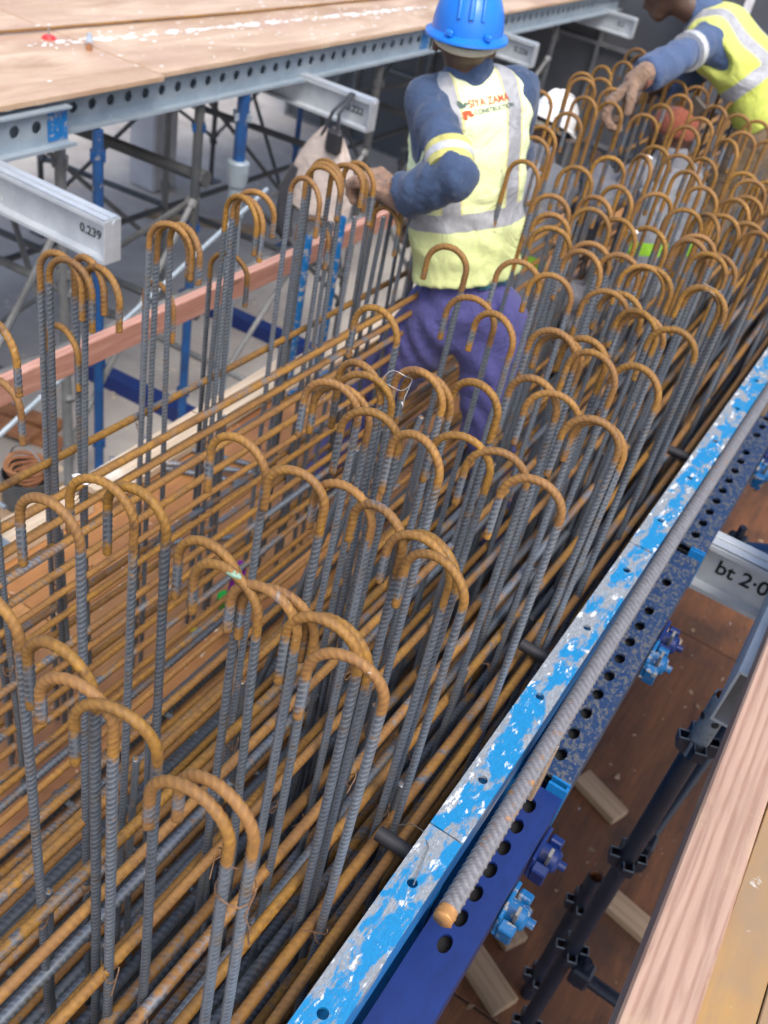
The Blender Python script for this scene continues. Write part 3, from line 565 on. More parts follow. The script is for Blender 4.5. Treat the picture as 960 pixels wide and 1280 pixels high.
for i, (a, b, mt, lab) in enumerate([
    ((-2.6, 2.06, 1.05), (-2.62, 3.70, 1.68), 'galv', 'thin pale galvanised diagonal brace crossing the pit at left'),
    ((-3.02, 2.80, 0.4), (-3.02, 3.66, 1.5), 'scaff_grey', 'grey brace between the grey and the dark-topped post'), ((-4.3, 3.4, 1.75), (-3.0, 2.8, 0.7), 'scaff_grey', 'grey brace sloping back from the girder joint'), ((-3.02, 3.99, 0.3), (-3.02, 5.27, 1.45), 'scaff_grey', 'grey brace rising right from the thick prop foot'), ((-3.02, 3.99, 1.5), (-3.02, 5.27, 0.4), 'scaff_dark', 'dark brace falling right from the thick prop'), ((-5.6, 5.0, 1.7), (-5.6, 7.0, 0.4), 'scaff_grey', 'grey brace in the third post row before the column'), ((-5.6, 7.0, 0.4), (-5.6, 9.5, 1.7), 'scaff_grey', 'grey brace in the third post row right of the column'), ((-4.3, 6.4, 1.2), (-3.05, 6.3, 1.75), 'scaff_grey', 'grey brace below the joist left of the helmet'), ((-4.3, 8.2, 0.5), (-3.05, 8.0, 1.6), 'scaff_grey', 'grey brace under the far girder'), ((-3.0, 1.9, 0.5), (-3.02, 2.80, 1.6), 'scaff_grey', 'grey brace at the left photo edge'),
    ((-4.3, 3.4, 0.3), (-3.02, 3.66, 1.5), 'scaff_grey', 'grey diagonal brace behind the blue post'), ((-4.3, 4.9, 1.7), (-4.3, 6.4, 0.4), 'scaff_dark', 'dark diagonal brace right of the column'),
    ((-4.3, 4.9, 0.4), (-4.3, 3.4, 1.7), 'scaff_grey', 'grey diagonal brace left of the column'), ((-4.3, 6.4, 1.7), (-3.02, 5.27, 0.5), 'scaff_dark', 'dark diagonal brace below the bag'),
    ((-4.3, 6.4, 0.4), (-4.3, 8.2, 1.7), 'scaff_dark', 'far dark diagonal brace left of the helmet'), ((-5.6, 5.0, 0.2), (-4.3, 4.9, 1.5), 'scaff_dark', 'dark diagonal brace in front of the column'),
    ((-5.6, 7.0, 1.6), (-4.3, 6.4, 0.3), 'scaff_dark', 'dark diagonal brace right of the column foot'), ((-3.05, 6.3, 0.3), (-4.3, 6.4, 1.6), 'scaff_dark', 'dark diagonal brace beside the standing worker'), ((-3.05, 8.0, 1.7), (-3.05, 6.3, 0.5), 'scaff_grey', 'grey diagonal brace right of the helmet')]): tube_thing('diagonal_brace', a, b, 0.016 if i else 0.011, mt, lab, 'brace', BG, 8, i > 0)
for i, (x, y, s_, h_) in enumerate([(-5.82, 6.46, 0.30, 2.6), (-8.6, 11.5, 0.5, 2.1)]):
    o = MB().box((0, 0, h_ / 2), (s_, s_, h_), None, 0, 0.02).build('concrete_column', 'column', None, (x, y, 0)); tag(o, ['grey concrete column standing in the scaffold at upper left', 'farther concrete column behind the scaffold'][i], 'column')
for i, (a, b) in enumerate([((-4.2, 5.02, 0.06), (-2.7, 5.10, 0.06)), ((-4.0, 3.80, 0.06), (-2.7, 3.88, 0.06))]):
    o = MB().prism([(-0.05, 0), (0.05, 0), (0.05, 0.012), (-0.038, 0.012), (-0.038, 0.088), (0.05, 0.088), (0.05, 0.10), (-0.05, 0.10)], (0, 0, -0.06), Vector(b) - Vector(a) + Vector((0, 0, -0.06)), (0, 1, 0), (0, 0, 1)).build('steel_channel', 'waler_blue', None, a, sm=False)
    tag(o, ['dark blue steel channel on the pit floor, farther one', 'dark blue steel channel on the pit floor, nearer one'][i], 'steel channel', 'blue channels on the pit floor')
# pink timber rail and two bright blue props at the left
o = MB().box((0, 0, 0), (0.038, 4.2, 0.084), None, 0, 0.003).build('timber_rail', 'timber_red', None, (-2.0, 1.75, 1.745)); tag(o, 'pinkish red timber rail running behind the left row of bars', 'timber rail')
for i, (x, y, z1, z0) in enumerate([(-1.93, 3.26, 1.90, 1.17), (-1.95, 3.06, 1.86, 1.17)]):
    p = empty('blue_prop', (x, y, z0), ['bright blue upright tube, right one behind the left row', 'bright blue upright tube, left one behind the left row'][i], 'prop', 'bright blue tubes behind the left row')
    MB().pipe((0, 0, 0), (0, 0, z1 - z0), 0.021, 0.004, 14).build('tube', 'clamp', p); MB().bx(-0.05, 0.05, -0.05, 0.05, -0.004, 0.004).build('base_plate', 'clamp', p)
# jack foot, bucket, litter
p = empty('jack_foot', (-1.98, 1.50, SOF + 0.056), 'grey blue screw jack foot standing on the pale board at left', 'jack'); MB().tube([(0, 0, 0), (0, 0, 0.34)], 0.017, 12).build('screw', 'prop_top', p); MB().tube([(0, 0, 0.2), (0, 0, 0.24)], 0.032, 8).tube([(-0.09, 0, 0.22), (0.09, 0, 0.22)], 0.008, 8).build('nut', 'prop_top', p); MB().bx(-0.055, 0.055, -0.055, 0.055, 0, 0.01).build('base_plate', 'prop_top', p)
bk = empty('bucket', (-2.35, 1.98, 0.92), 'dark bucket of red-brown wire coils in the pit at left', 'bucket')
n = 20; m = MB().pipe((0, 0, 0), (0, 0, 0.13), 0.10, 0.006, 20); m.tube([(0, 0, 0), (0, 0, 0.01)], 0.094, 20); m.build('body', 'scaff_dark', bk)
MB().tube([(0.1 * math.cos(a), 0.0, 0.12 + 0.13 * math.sin(a)) for a in np.linspace(0, math.pi, 14)], 0.004, 6).build('handle', 'scaff_grey', bk)
m = MB()
for k in range(6): m.tube([((0.045 + 0.006 * k) * math.cos(a) + 0.01 * math.sin(k), (0.045 + 0.006 * k) * math.sin(a), 0.10 + 0.013 * k + 0.006 * math.sin(3 * a + k)) for a in np.linspace(0, 6.28, 24)], 0.007, 6)
m.build('wire_coil', 'rust_inside', bk)
o = MB().bx(-0.16, 0.16, -0.16, 0.16, -0.92, 0.0, 0, 0.01).build('timber_block', 'wood_block', None, (-2.35, 1.98, 0.918)); tag(o, 'dark timber block under the bucket in the pit', 'block')
p = empty('plastic_bottle', (-1.27, 1.80, SOF + 0.052), 'small purple and green plastic bottle lying among the bars', 'bottle')
MB().tube([(0, 0, 0.0), (0, 0, 0.01), (0, 0, 0.05), (0, 0, 0.056)], [0.018, 0.024, 0.024, 0.018], 14).build('base', 'green', p); MB().tube([(0.012, 0.02, 0.05), (0.02, 0.03, 0.13), (0.022, 0.034, 0.16), (0.022, 0.036, 0.18)], [0.016, 0.022, 0.02, 0.012], 14).build('body', 'purple', p)
for i, (x, y) in enumerate(((-1.26, 1.66), (-1.20, 1.73), (-1.22, 1.95))):
    o = MB().box((0, 0, 0.004), (0.05, 0.02, 0.003), Matrix.Rotation(0.5 + i, 3, 'Z') @ Matrix.Rotation(0.25, 3, 'Y')).build('steel_tag', 'yellow', None, (x, y, SOF + 0.053)); tag(o, ['yellow tag on the plywood just nearer than the purple bottle', 'yellow tag touching the dark bottom bars beside the purple bottle', 'yellow tag just beyond the purple bottle'][i], 'tag', 'yellow tags by the bottle')

# ---------------------------------------------------------------- hanging bag
bag = empty('cloth_bag', (-2.72, 4.36, 1.42), 'beige cloth bag with navy side hanging from the joist by dark straps', 'bag')
nu, nv = 40, 16; V = []; Fq = []
for j in range(nv + 1):
    tv = j / nv; wd = 0.045 + 0.16 * math.sin(min(1, tv * 1.5) * math.pi / 2) * (1 - 0.25 * max(0, tv - 0.7)); dp = 0.02 + 0.07 * tv ** 0.8; 
    for i in range(nu):
        a = 2 * math.pi * i / nu; f = 1 + 0.07 * math.sin(7 * a + 2 * tv) * (1 - 0.5 * tv) + 0.04 * math.sin(13 * a + 5 * tv)
        V.append((wd * f * math.cos(a) - 0.03 * tv, dp * f * math.sin(a), 0.40 - 0.46 * tv - 0.03 * math.cos(2 * a) * tv + 0.015 * math.sin(5 * a)))
for j in range(nv):
    for i in range(nu): Fq.append([j * nu + i, j * nu + (i + 1) % nu, (j + 1) * nu + (i + 1) % nu, (j + 1) * nu + i])
m = MB(); m.add(V, Fq + [[nv * nu + i for i in range(nu)][::-1]]); m.build('bag_body', 'bag', bag)
m = MB().tube([(-0.17, -0.03, 0.16), (-0.21, -0.04, 0.02), (-0.20, -0.05, -0.16), (-0.15, -0.05, -0.24)], [0.03, 0.045, 0.05, 0.025], 10); m.build('side_flap', 'bag_dark', bag)
m = MB()
for dx in (-0.045, 0.05): m.tube([(dx, -0.02, 0.36), (dx * 0.4 + 0.03, -0.035, 0.50), (0.03 + dx * 0.15, 0.10, 0.575)], 0.010, 8)
m.build('strap', 'bag_dark', bag); MB().box((0.05, -0.045, 0.36), (0.09, 0.05, 0.12), None, 0, 0.015).build('clip', 'rubber', bag)

# ---------------------------------------------------------------- right deck
rd = empty('right_deck', (0.24, 1.2, 2.06), 'yellowish plywood deck at the lower right corner', 'deck')
for i, (x0, x1) in enumerate(((0.242, 0.318), (0.320, 1.53))):
    for j in range(2): MB().bx(x0 - 0.24, x1 - 0.24, -1.6 + j * 2.44 - 1.2 + 0.3 * i, 0.836 + j * 2.44 - 1.2 + 0.3 * i, 0.066, 0.086 + 0.002 * i, 0, 0.0015).build('plywood_sheet', 'ply_yellow', rd)
for y in (0.0, 2.9): MB().bx(0.01, 1.3, y - 1.2, y - 1.12, -0.07, 0.064).build('bearer', 'scaff_grey', rd)
o = MB().box((0, 0, 0), (0.094, 4.6, 0.070), None, 0, 0.004).build('edge_timber', 'pine_pink', None, (0.193, 1.15, 2.121)); o.rotation_euler.z = R(0.9); tag(o, 'thick pink pine timber along the edge of the right deck', 'timber')
p = empty('deck_girder', (0.155, 1.64, 1.93), 'dull steel channel showing under the pink edge timber', 'girder'); MB().bx(-0.035, 0.05, 0, 3.0, 0.147, 0.154).bx(-0.035, 0.05, 0, 3.0, 0.0, 0.007).bx(-0.035, -0.029, 0, 3.0, 0.0075, 0.1465).build('channel', 'alu', p)
# standard (upright) with pressings, and ledger
def standard(x, y, ztop, label, z0=0.03, top='prop_top'):
    p = empty('scaffold_standard', (x, y, z0), label, 'scaffold upright', 'dark scaffold uprights under the right deck'); h = ztop - z0
    MB().pipe((0, 0, 0), (0, 0, h - 0.20), 0.0242, 0.004, 18).build('tube', 'prop_dark', p); MB().pipe((0, 0, h - 0.1995), (0, 0, h), 0.0246, 0.004, 18, 0, 1).build('spigot', [top, 'rust_inside'], p)
    m = MB()
    for k in range(4): m.tube([(0.0235 * math.cos(k * 1.57 + .5), 0.0235 * math.sin(k * 1.57 + .5), h - 0.07), (0.026 * math.cos(k * 1.57 + .5), 0.026 * math.sin(k * 1.57 + .5), h - 0.07)], 0.009, 10)
    m.build('pin_hole', 'hole', p)
    for zz in np.arange(h - 0.17, 0.1, -0.495):
        for k in range(4):
            a = k * math.pi / 2 + 0.35; d = Vector((math.cos(a), math.sin(a), 0)); s_ = Vector((-d.y, d.x, 0))
            q = MB().prism([(0.022, 0.022), (0.050, 0.022), (0.046, -0.012), (0.022, -0.026)], Vector((0, 0, zz)) - s_ * 0.016, Vector((0, 0, zz)) - s_ * 0.011, d, (0, 0, 1)).prism([(0.022, 0.022), (0.050, 0.022), (0.046, -0.012), (0.022, -0.026)], Vector((0, 0, zz)) + s_ * 0.011, Vector((0, 0, zz)) + s_ * 0.016, d, (0, 0, 1)).prism([(0.0465, 0.022), (0.0505, 0.022), (0.0465, -0.012), (0.0425, -0.012)], Vector((0, 0, zz)) - s_ * 0.0108, Vector((0, 0, zz)) + s_ * 0.0108, d, (0, 0, 1))
            q.tube([Vector((0, 0, zz + 0.023)) + d * 0.024 - s_ * 0.013, Vector((0, 0, zz + 0.023)) + d * 0.048 - s_ * 0.013, Vector((0, 0, zz + 0.023)) + d * 0.048 + s_ * 0.013, Vector((0, 0, zz + 0.023)) + d * 0.024 + s_ * 0.013], 0.0022, 6, 1)
            q.build('pressing', ['prop_dark', 'prop_top'], p)
standard(0.133, 1.76, 1.90, 'dark scaffold upright with scraped blue top beside the pink timber')
standard(0.10, 1.98, 0.82, 'shorter dark tube standing just behind the front upright', top='prop_dark')
standard(0.36, 3.6, 1.9, 'far scaffold upright under the right deck')
for i, (a, b, lab) in enumerate([((0.16, 1.74, 0.70), (1.2, 1.70, 0.70), 'dark blue ledger clipped to the front upright, running under the deck'), ((0.15, 1.80, 1.235), (0.30, 2.9, 1.235), 'dark ledger running back from the front upright'), ((-0.03, 2.62, 1.70), (0.40, 2.9, 1.72), 'pale blue tube behind the stamped beam')]):
    o = tube_thing('scaffold_ledger', a, b, 0.021, 'prop_dark' if i < 2 else 'scaff_blue', lab, 'ledger', 'ledgers under the right deck', 14, False)
    d = (Vector(b) - Vector(a)).normalized(); MB().box(d * 0.03 + Vector((0, 0, 0.005)), (0.06, 0.06, 0.075), None, 0, 0.008).tube([(d * 0.03 + Vector((0, 0, -0.06))), (d * 0.03 + Vector((0, 0, 0.08)))], 0.012, 8).build('wedge_end', 'prop_dark', o)
for i, (x, y, a, l, wd) in enumerate([(0.00, 2.95, 0.38, 0.24, 0.10), (-0.10, 2.16, 0.5, 0.20, 0.10), (-0.05, 1.93, 0.45, 0.24, 0.11), (-0.14, 4.02, 1.0, 0.15, 0.10), (-0.10, 4.14, 0.4, 0.16, 0.10), (-0.19, 3.90, 0.3, 0.13, 0.09), (0.30, 2.5, 0.2, 0.3, 0.1)]):
    o = MB().box((0, 0, 0.02), (l, wd, 0.038), None, 0, 0.002).build('timber_offcut', 'wood_block' if i not in (4,) else 'wood_pale', None, (x, y, 0.0245)); o.rotation_euler.z = -a
    tag(o, 'pale timber offcut on the brown boarding, ' + ['beside the blue bracket of the near waler', 'second nearest below the blue wedge clamp', 'nearest the bottom photo edge', 'middle of the far trio', 'largest and palest of the far trio', 'leftmost of the far trio', 'half under the pink timber behind the ledger'][i], 'offcut', 'timber offcuts on the boarding')

# ---------------------------------------------------------------- dark wall and hoarding beyond
hw = empty('formwork_wall', (-2.2, 9.3, 0), 'dark formwork wall with pale grey frames behind the workers', 'wall')
for i in range(8):
    for j in range(3):
        x = -4.2 + i * 0.83; z = 0.02 + j * 0.83
        MB().bx(x, x + 0.80, 0.0, 0.03, z, z + 0.80, 0, 0.003).build('panel', 'hoarding', hw)
for i in range(9): MB().bx(-4.232 + i * 0.83, -4.198 + i * 0.83, -0.045, -0.002, 0, 2.5).build('upright_frame', 'hoard_frame', hw)
for j in range(4): MB().bx(-4.23, 2.44, -0.040, -0.0025, j * 0.83 - 0.01, j * 0.83 + 0.022).build('cross_frame', 'hoard_frame', hw)
for i, s_ in enumerate((1, -1, 1)): MB().tube([(-3.7 + i * 1.7, -0.07, 0.3), (-3.7 + i * 1.7 + s_ * 0.9, -0.07, 2.3)], 0.02, 8).build('diagonal', 'hoard_frame', hw)
hd = empty('site_banner', (-1.2, 8.9, 0), 'dark banner with large white letters at the top right corner', 'banner')
MB().bx(-1.1, 3.4, 0, 0.02, 1.5, 3.6, 0, 0.004).build('board', 'hoarding', hd)
m = MB(); 
for x in (-1.0, 0.3, 1.6): m.bx(x, x + 0.05, 0.022, 0.07, 0, 3.5)
m.build('support', 'scaff_dark', hd)
for ch, x in (('F', -0.60), ('S', 0.05)):
    o = link('letter', text_mesh(ch, 0.52, 0.004), 'letter', hd, (x, -0.006, 2.42)); o.rotation_euler = (R(90), 0, 0)

# boards lying in the scaffold, crumbs on the boarding
for i, (x, y, a, l, z) in enumerate([(-4.0, 3.0, 0.25, 1.2, 0.02), (-4.05, 3.12, 0.30, 1.0, 0.02), (-4.1, 2.95, 0.2, 1.1, 0.062), (-3.3, 2.55, 1.1, 0.8, 0.02), (-5.0, 6.2, 0.6, 1.0, 0.02), (-2.5, 4.4, 0.9, 0.6, 0.02)]):
    o = MB().box((0, 0, 0), (l, 0.11, 0.038), None, 0, 0.003).build('loose_board', 'rust_inside' if i < 3 else 'wood_block', None, (x, y, z)); o.rotation_euler.z = a
    tag(o, ['reddish board on the pit floor, front of a heap of three', 'reddish board on the pit floor, back of a heap of three', 'reddish board lying on top of a heap of three', 'single board on the pit floor at far left', 'single board on the floor near the column', 'single board on the pit floor behind the pink timber'][i], 'board', 'loose boards on the pit floor')
def crumbs(name, n, xr, yr, z, mt, label, smax, sd):
    q = np.random.default_rng(sd); m = MB()
    for i in range(n):
        x, y = q.uniform(*xr), q.uniform(*yr); s_ = abs(q.normal()) * smax * 0.5 + smax * 0.15; pts = q.normal(size=(4, 3)); pts /= np.linalg.norm(pts, axis=1)[:, None]
        b = [(x + p[0] * s_, y + p[1] * s_ * 1.3, z + abs(p[2]) * s_ * 0.5) for p in pts]; m.add(b, [[0, 1, 2], [0, 2, 3], [0, 3, 1], [1, 3, 2]])
    o = m.build(name, mt, sm=False); o['kind'] = 'stuff'; tag(o, label, 'debris')
crumbs('concrete_crumbs', 45, (-0.05, 0.5), (0.6, 5.5), 0.0245, 'column', 'pale concrete crumbs scattered on the brown boarding', 0.012, 4)
crumbs('wood_chips', 120, (-0.05, 0.5), (0.6, 5.5), 0.0245, 'wood_block', 'wood chips scattered on the brown boarding', 0.016, 5)
crumbs('soffit_crumbs', 1300, (-2.0, -0.3), (0.3, 5.0), 1.1995, 'wood_pale', 'pale crumbs scattered on the orange soffit plywood', 0.0095, 6)
crumbs('floor_rubble', 500, (-6.5, -2.3), (1.5, 9.0), 0.0, 'wood_pale', 'pale rubble scattered on the pit floor', 0.03, 8)
crumbs('deck_flecks', 60, (0.26, 0.7), (0.2, 1.6), 2.1475, 'white_paint', 'white flecks stuck on the yellow plywood', 0.004, 9)
HOOK_SPOTS = [('B', -1.25, 0.996), ('B', -1.314, 1.212), ('B', -1.324, 1.504), ('B', -1.328, 1.753), ('B', -1.327, 2.109), ('L', -1.157, 0.928), ('L', -1.248, 1.174), ('L', -1.277, 1.178), ('L', -1.191, 1.197), ('L', -1.234, 1.205), ('L', -1.25, 1.449), ('L', -1.227, 1.464), ('L', -1.256, 1.689), ('L', -1.242, 1.694), ('L', -1.259, 1.742), ('L', -1.242, 1.914), ('L', -1.137, 1.967), ('L', -1.262, 2.017), ('L', -1.272, 2.041), ('L', -1.283, 2.064), ('L', -1.238, 2.089), ('L', -1.235, 2.095), ('L', -1.228, 2.128), ('L', -1.168, 2.2), ('L', -1.253, 2.382), ('M', -0.339, 0.46), ('M', -0.321, 0.48), ('M', -0.52, 0.484), ('M', -0.464, 0.485), ('M', -0.568, 0.507), ('M', -0.692, 0.512), ('M', -0.764, 0.673), ('M', -0.315, 0.712), ('M', -0.516, 0.731), ('M', -0.457, 0.736), ('M', -0.37, 0.742), ('M', -0.747, 0.75), ('M', -0.559, 0.752), ('M', -0.702, 0.769), ('M', -0.321, 0.941), ('M', -0.571, 0.96), ('M', -0.68, 0.962), ('M', -0.358, 0.962), ('M', -0.347, 0.97), ('M', -0.437, 0.976), ('M', -0.502, 0.982), ('M', -0.489, 1.173), ('M', -0.578, 1.177), ('M', -0.672, 1.2), ('M', -0.297, 1.211), ('M', -0.435, 1.23), ('M', -0.373, 1.237), ('M', -0.648, 1.266), ('M', -0.673, 1.288), ('M', -0.588, 1.351), ('M', -0.497, 1.397), ('M', -0.293, 1.456), ('M', -0.38, 1.479), ('M', -0.767, 1.489), ('M', -0.427, 1.496), ('M', -0.595, 1.666), ('M', -0.384, 1.685), ('M', -0.663, 1.692), ('M', -0.479, 1.704), ('M', -0.3, 1.707), ('M', -0.419, 1.728), ('M', -0.821, 1.875), ('M', -0.3, 1.934), ('M', -0.386, 1.947), ('M', -0.595, 1.948), ('M', -0.675, 1.949), ('M', -0.474, 1.984), ('M', -0.443, 2.001), ('M', -0.597, 2.142), ('M', -0.462, 2.202), ('M', -0.444, 2.207), ('M', -0.32, 2.212), ('M', -0.308, 2.215), ('M', -0.748, 2.294), ('M', -0.804, 2.42), ('M', -0.693, 2.433), ('M', -0.615, 2.435), ('M', -0.371, 2.438), ('M', -0.35, 2.452), ('M', -0.433, 2.483), ('M', -0.721, 2.531), ('M', -0.432, 2.535), ('M', -0.971, 2.6), ('M', -0.712, 2.68), ('M', -0.857, 2.715), ('M', -0.461, 2.724), ('M', -0.315, 2.731), ('M', -0.621, 2.743), ('M', -0.427, 2.767), ('M', -0.361, 2.78), ('M', -1.052, 2.84), ('M', -0.829, 2.913), ('M', -1.083, 2.97), ('M', -0.421, 3.01), ('M', -0.769, 3.046), ('M', -0.62, 3.049), ('M', -0.773, 3.19), ('M', -1.097, 3.218), ('M', -0.493, 3.241), ('M', -0.627, 3.244), ('M', -1.275, 3.359), ('M', -1.147, 3.483), ('M', -0.932, 3.523), ('M', -1.064, 3.525), ('M', -0.784, 3.556), ('M', -0.635, 3.565), ('M', -1.292, 3.812), ('M', -1.218, 3.821), ('M', -0.71, 3.976), ('M', -0.8, 3.989), ('M', -1.291, 4.023), ('M', -1.029, 4.197), ('M', -0.949, 4.214), ('M', -0.794, 4.328), ('M', -1.336, 4.562)]
# ================================================================== REINFORCEMENT
def ordinal(i): return ORD[min(i, len(ORD) - 1)]
def row_of(n, x):
    if n == 'L': return 'in the tall row by the pink timber'
    if n == 'B': return 'in the lower row by the pink timber'
    for lim, nm in ((-0.34, 'in the row against the blue panels'), (-0.405, 'in second row from the blue panels'), (-0.475, 'in third row from the blue panels'), (-0.545, 'in fourth row from the blue panels'), (-0.63, 'in fifth row from the blue panels'), (-0.81, 'in the row along the open gap')):
        if x > lim: return nm
    for lim, nm in ((-0.96, 'seventh'), (-1.11, 'eighth'), (-1.24, 'ninth'), (-9, 'tenth')):
        if x > lim: return 'in far %s row from the blue panels' % nm
# rows that hide behind the ones traced above, filled on the same 0.245 m spacing
EXTRA = [('M', x + 0.012 * math.sin(9 * k + 30 * x), 2.21 + 0.245 * k) for k in range(5) for x in (-0.31, -0.37, -0.45, -0.53, -0.61, -0.70, -0.78)] + [('M', x + 0.012 * math.sin(7 * k + 20 * x), 3.0 + 0.245 * k) for k in range(11) for x in (-0.31, -0.40, -0.52, -0.64, -0.78, -0.95, -1.12, -1.27) if (k > 2 or x > -0.5) and not (k > 7 and x > -0.45)]
taken = [(s[1], s[2]) for s in HOOK_SPOTS]
for e in EXTRA:
    if min((e[1] - a) ** 2 + (e[2] - b) ** 2 for a, b in taken) > 0.062 ** 2 and not (abs(e[1] + 1.0) < 0.34 and abs(e[2] - 2.75) < 0.35): HOOK_SPOTS.append((e[0], round(e[1], 3), round(e[2], 3))); taken.append((e[1], e[2]))
HOOK_SPOTS = [h for h in HOOK_SPOTS if not (h[0] == 'L' and h[2] > 2.15 or h[0] == 'L' and h[1] > -1.16 and h[2] > 1.5)]
HOOK_SPOTS += [('B', -1.285, 2.43), ('B', -1.25, 2.36), ('L', -1.235, 2.66)]
rows = {}
for n, x, y in HOOK_SPOTS: rows.setdefault(row_of(n, x), []).append((y, x, n))
hk = random.Random(11); partners = []
SPECIAL = {}
for rn, lst in rows.items():
    lst.sort()
    for i, (y, x, n) in enumerate(lst):
        far = y > 2.55; low = n == 'B'
        me = hk.choice(LOWHOOKS) if low else (hk.choice(FARHOOKS) if far else hk.choice(HOOKS))
        o = bpy.data.objects.new('hooked_rebar', me); col.objects.link(o); o.location = (x, y, 2.40 if low else 2.58)
        left = n in 'LB'; o.rotation_euler = (R(hk.uniform(-1.0, 1.0)), R(hk.uniform(-0.8, 0.8)), (math.pi if left else 0) + R(hk.uniform(-13, 13)) + (R(hk.choice((-25, 0, 0, 0, 18))) if far else 0))
        tag(o, '%s hooked bar, %s from the near end %s' % ('grey' if not far else 'rusty', ordinal(i), rn) if i else '%s hooked bar, nearest the camera %s' % ('grey', rn), 'hooked rebar', 'hooked starter bars of the cage')
        SPECIAL[(x, y)] = o
        if n != 'M' or (y < 3.0): partners.append((x, y, left, i, rn, low))
# straight lap bars standing beside the long legs
cnt = 0
for j, (x, y, left, i, rn, low) in enumerate(partners):
    sx = -1 if left else 1; me = STRAIGHT[j % 2]
    if (j % 5 == 4 and not left) or y > 2.7 or (left and j % 4): continue
    if j % 6 == 0 and not low:
        o = bpy.data.objects.new('hooked_rebar', HOOKS[j % 5]); col.objects.link(o); o.location = (x + sx * 0.010, y + 0.019, 2.568); o.rotation_euler = (R(hk.uniform(-0.5, 0.5)), 0, (math.pi if left else 0) + R(hk.uniform(-9, 9)))
        tag(o, 'twin hooked bar tucked behind %s hook %s' % (ordinal(i) if i else 'first', rn), 'hooked rebar', 'twin hooked bars of the cage'); continue
    o = bpy.data.objects.new('straight_rebar', me); col.objects.link(o); o.location = (x + sx * 0.05 + hk.uniform(-0.02, 0.01), y + hk.choice((0.015, 0.018, 0.028)), SOF + 0.05); o.rotation_euler = (R(hk.uniform(-0.7, 0.7)), R(hk.uniform(-.7, .7)), hk.uniform(0, 6)); o.scale = (1, 1, hk.uniform(0.52, 0.70))
    tag(o, 'straight grey bar lapped beside the %s hook %s' % (ordinal(i) if i else 'first', rn), 'upright rebar', 'straight upright bars of the cage'); cnt += 1
for i in range(8):
    o = bpy.data.objects.new('straight_rebar', STRAIGHT[i % 2]); col.objects.link(o); o.location = (-1.30 + 0.03 * (i % 3), 2.14 + 0.075 * i, SOF + 0.05); o.rotation_euler = (R(hk.uniform(-1, 1)), R(hk.uniform(-1, 1)), i); o.scale = (1, 1, 0.94)
    tag(o, 'upright bar of the left row below the worker\'s gloved hand, %s from the camera' % ordinal(i), 'upright rebar', 'upright bars under the gloved hand')
# short stirrup legs leaning in the gap left of the standing worker
for i, (x, y, a) in enumerate([(-0.86, 1.42, 0.16), (-0.89, 1.50, 0.17), (-0.83, 1.46, 0.15), (-0.80, 1.62, 0.14)]):
    o = bpy.data.objects.new('straight_rebar', STRAIGHT[i % 2]); col.objects.link(o); o.location = (x - 0.06, y, SOF + 0.05); o.rotation_euler = (R(-3), a, 0); o.scale = (1, 1, 0.85)
    tag(o, ['leaning grey bar before the standing worker, left of four', 'leaning grey bar before the standing worker, second of four', 'leaning grey bar before the standing worker, third of four', 'leaning grey bar before the standing worker, right of four'][i], 'upright rebar', 'leaning bars before the worker')
# horizontal bars
hr = random.Random(5)
RN = [(-0.238, 'against the blue panels', [1.99, 1.90, 1.80, 1.66, 1.5]), (-0.285, 'inside the first hook row', [1.965, 1.85, 1.70, 1.54, 1.36]), (-0.345, 'beside the second hook row', [1.99, 1.80, 1.62, 1.42]),
      (-0.405, 'beside the third hook row', [1.955, 1.78, 1.60, 1.40]), (-0.475, 'beside the fourth hook row', [1.985, 1.83, 1.62, 1.38]), (-0.555, 'beside the fifth hook row', [2.00, 1.77, 1.55, 1.36]),
      (-0.63, 'beside the sixth hook row', [1.93, 1.72, 1.50]), (-0.725, 'along the right side of the open gap', [1.89, 1.68, 1.46, 1.30]), (-0.80, 'left of the open gap edge row', [1.76, 1.56, 1.38]), (-1.10, 'low over the open plywood', [1.50, 1.40, 1.29]), (-1.0, 'over the middle of the open plywood', [1.56, 1.38]), (-0.90, 'over the right of the open plywood', [1.64, 1.46, 1.32]),
      (-1.215, 'inside the left hook row', [2.085, 2.02, 1.95, 1.88, 1.80, 1.73, 1.65, 1.57, 1.49, 1.41, 1.33]), (-1.325, 'outside the left hook row', [2.075, 1.99, 1.91, 1.83, 1.74, 1.65, 1.55, 1.45, 1.35])]
for x, nm, zs in RN:
    for i, z in enumerate(zs):
        j = hr.randrange(4) if (z > 1.82 or x < -1.15 or hr.random() < 0.4) else 4 + hr.randrange(2); o = bpy.data.objects.new('longitudinal_rebar', RODS[j]); col.objects.link(o)
        o.location = (x + hr.uniform(-0.008, 0.008), -0.5 - hr.uniform(0, 0.3), z + hr.uniform(-0.01, 0.01)); o.rotation_euler = (R(hr.uniform(-0.2, 0.2)), 0, R(hr.uniform(-0.25, 0.25)))
        tag(o, '%s long horizontal bar, %s, %s' % ('rusty' if j < 4 else 'grey', ('topmost' if not i else ORD[i] + ' from top'), nm), 'long rebar', 'long horizontal bars of the cage')
for i, (x, z) in enumerate([(-1.12 + 0.062 * k, SOF + 0.065) for k in range(15)] + [(-1.09 + 0.069 * k, SOF + 0.135) for k in range(13)]):
    o = bpy.data.objects.new('bottom_rebar', MATBAR[i % 2]); col.objects.link(o); o.location = (x + hr.uniform(-0.008, 0.008), -0.6, z + hr.uniform(-0.003, 0.003)); o.rotation_euler = (R(hr.uniform(-0.1, 0.1)), 0, R(hr.uniform(-0.2, 0.2)))
    tag(o, 'thick grey bottom bar in %s layer, %s from the open plywood' % (('lowest', ordinal(i)) if i < 15 else ('upper', ordinal(i - 15))), 'bottom rebar', 'thick bottom bars over the soffit')
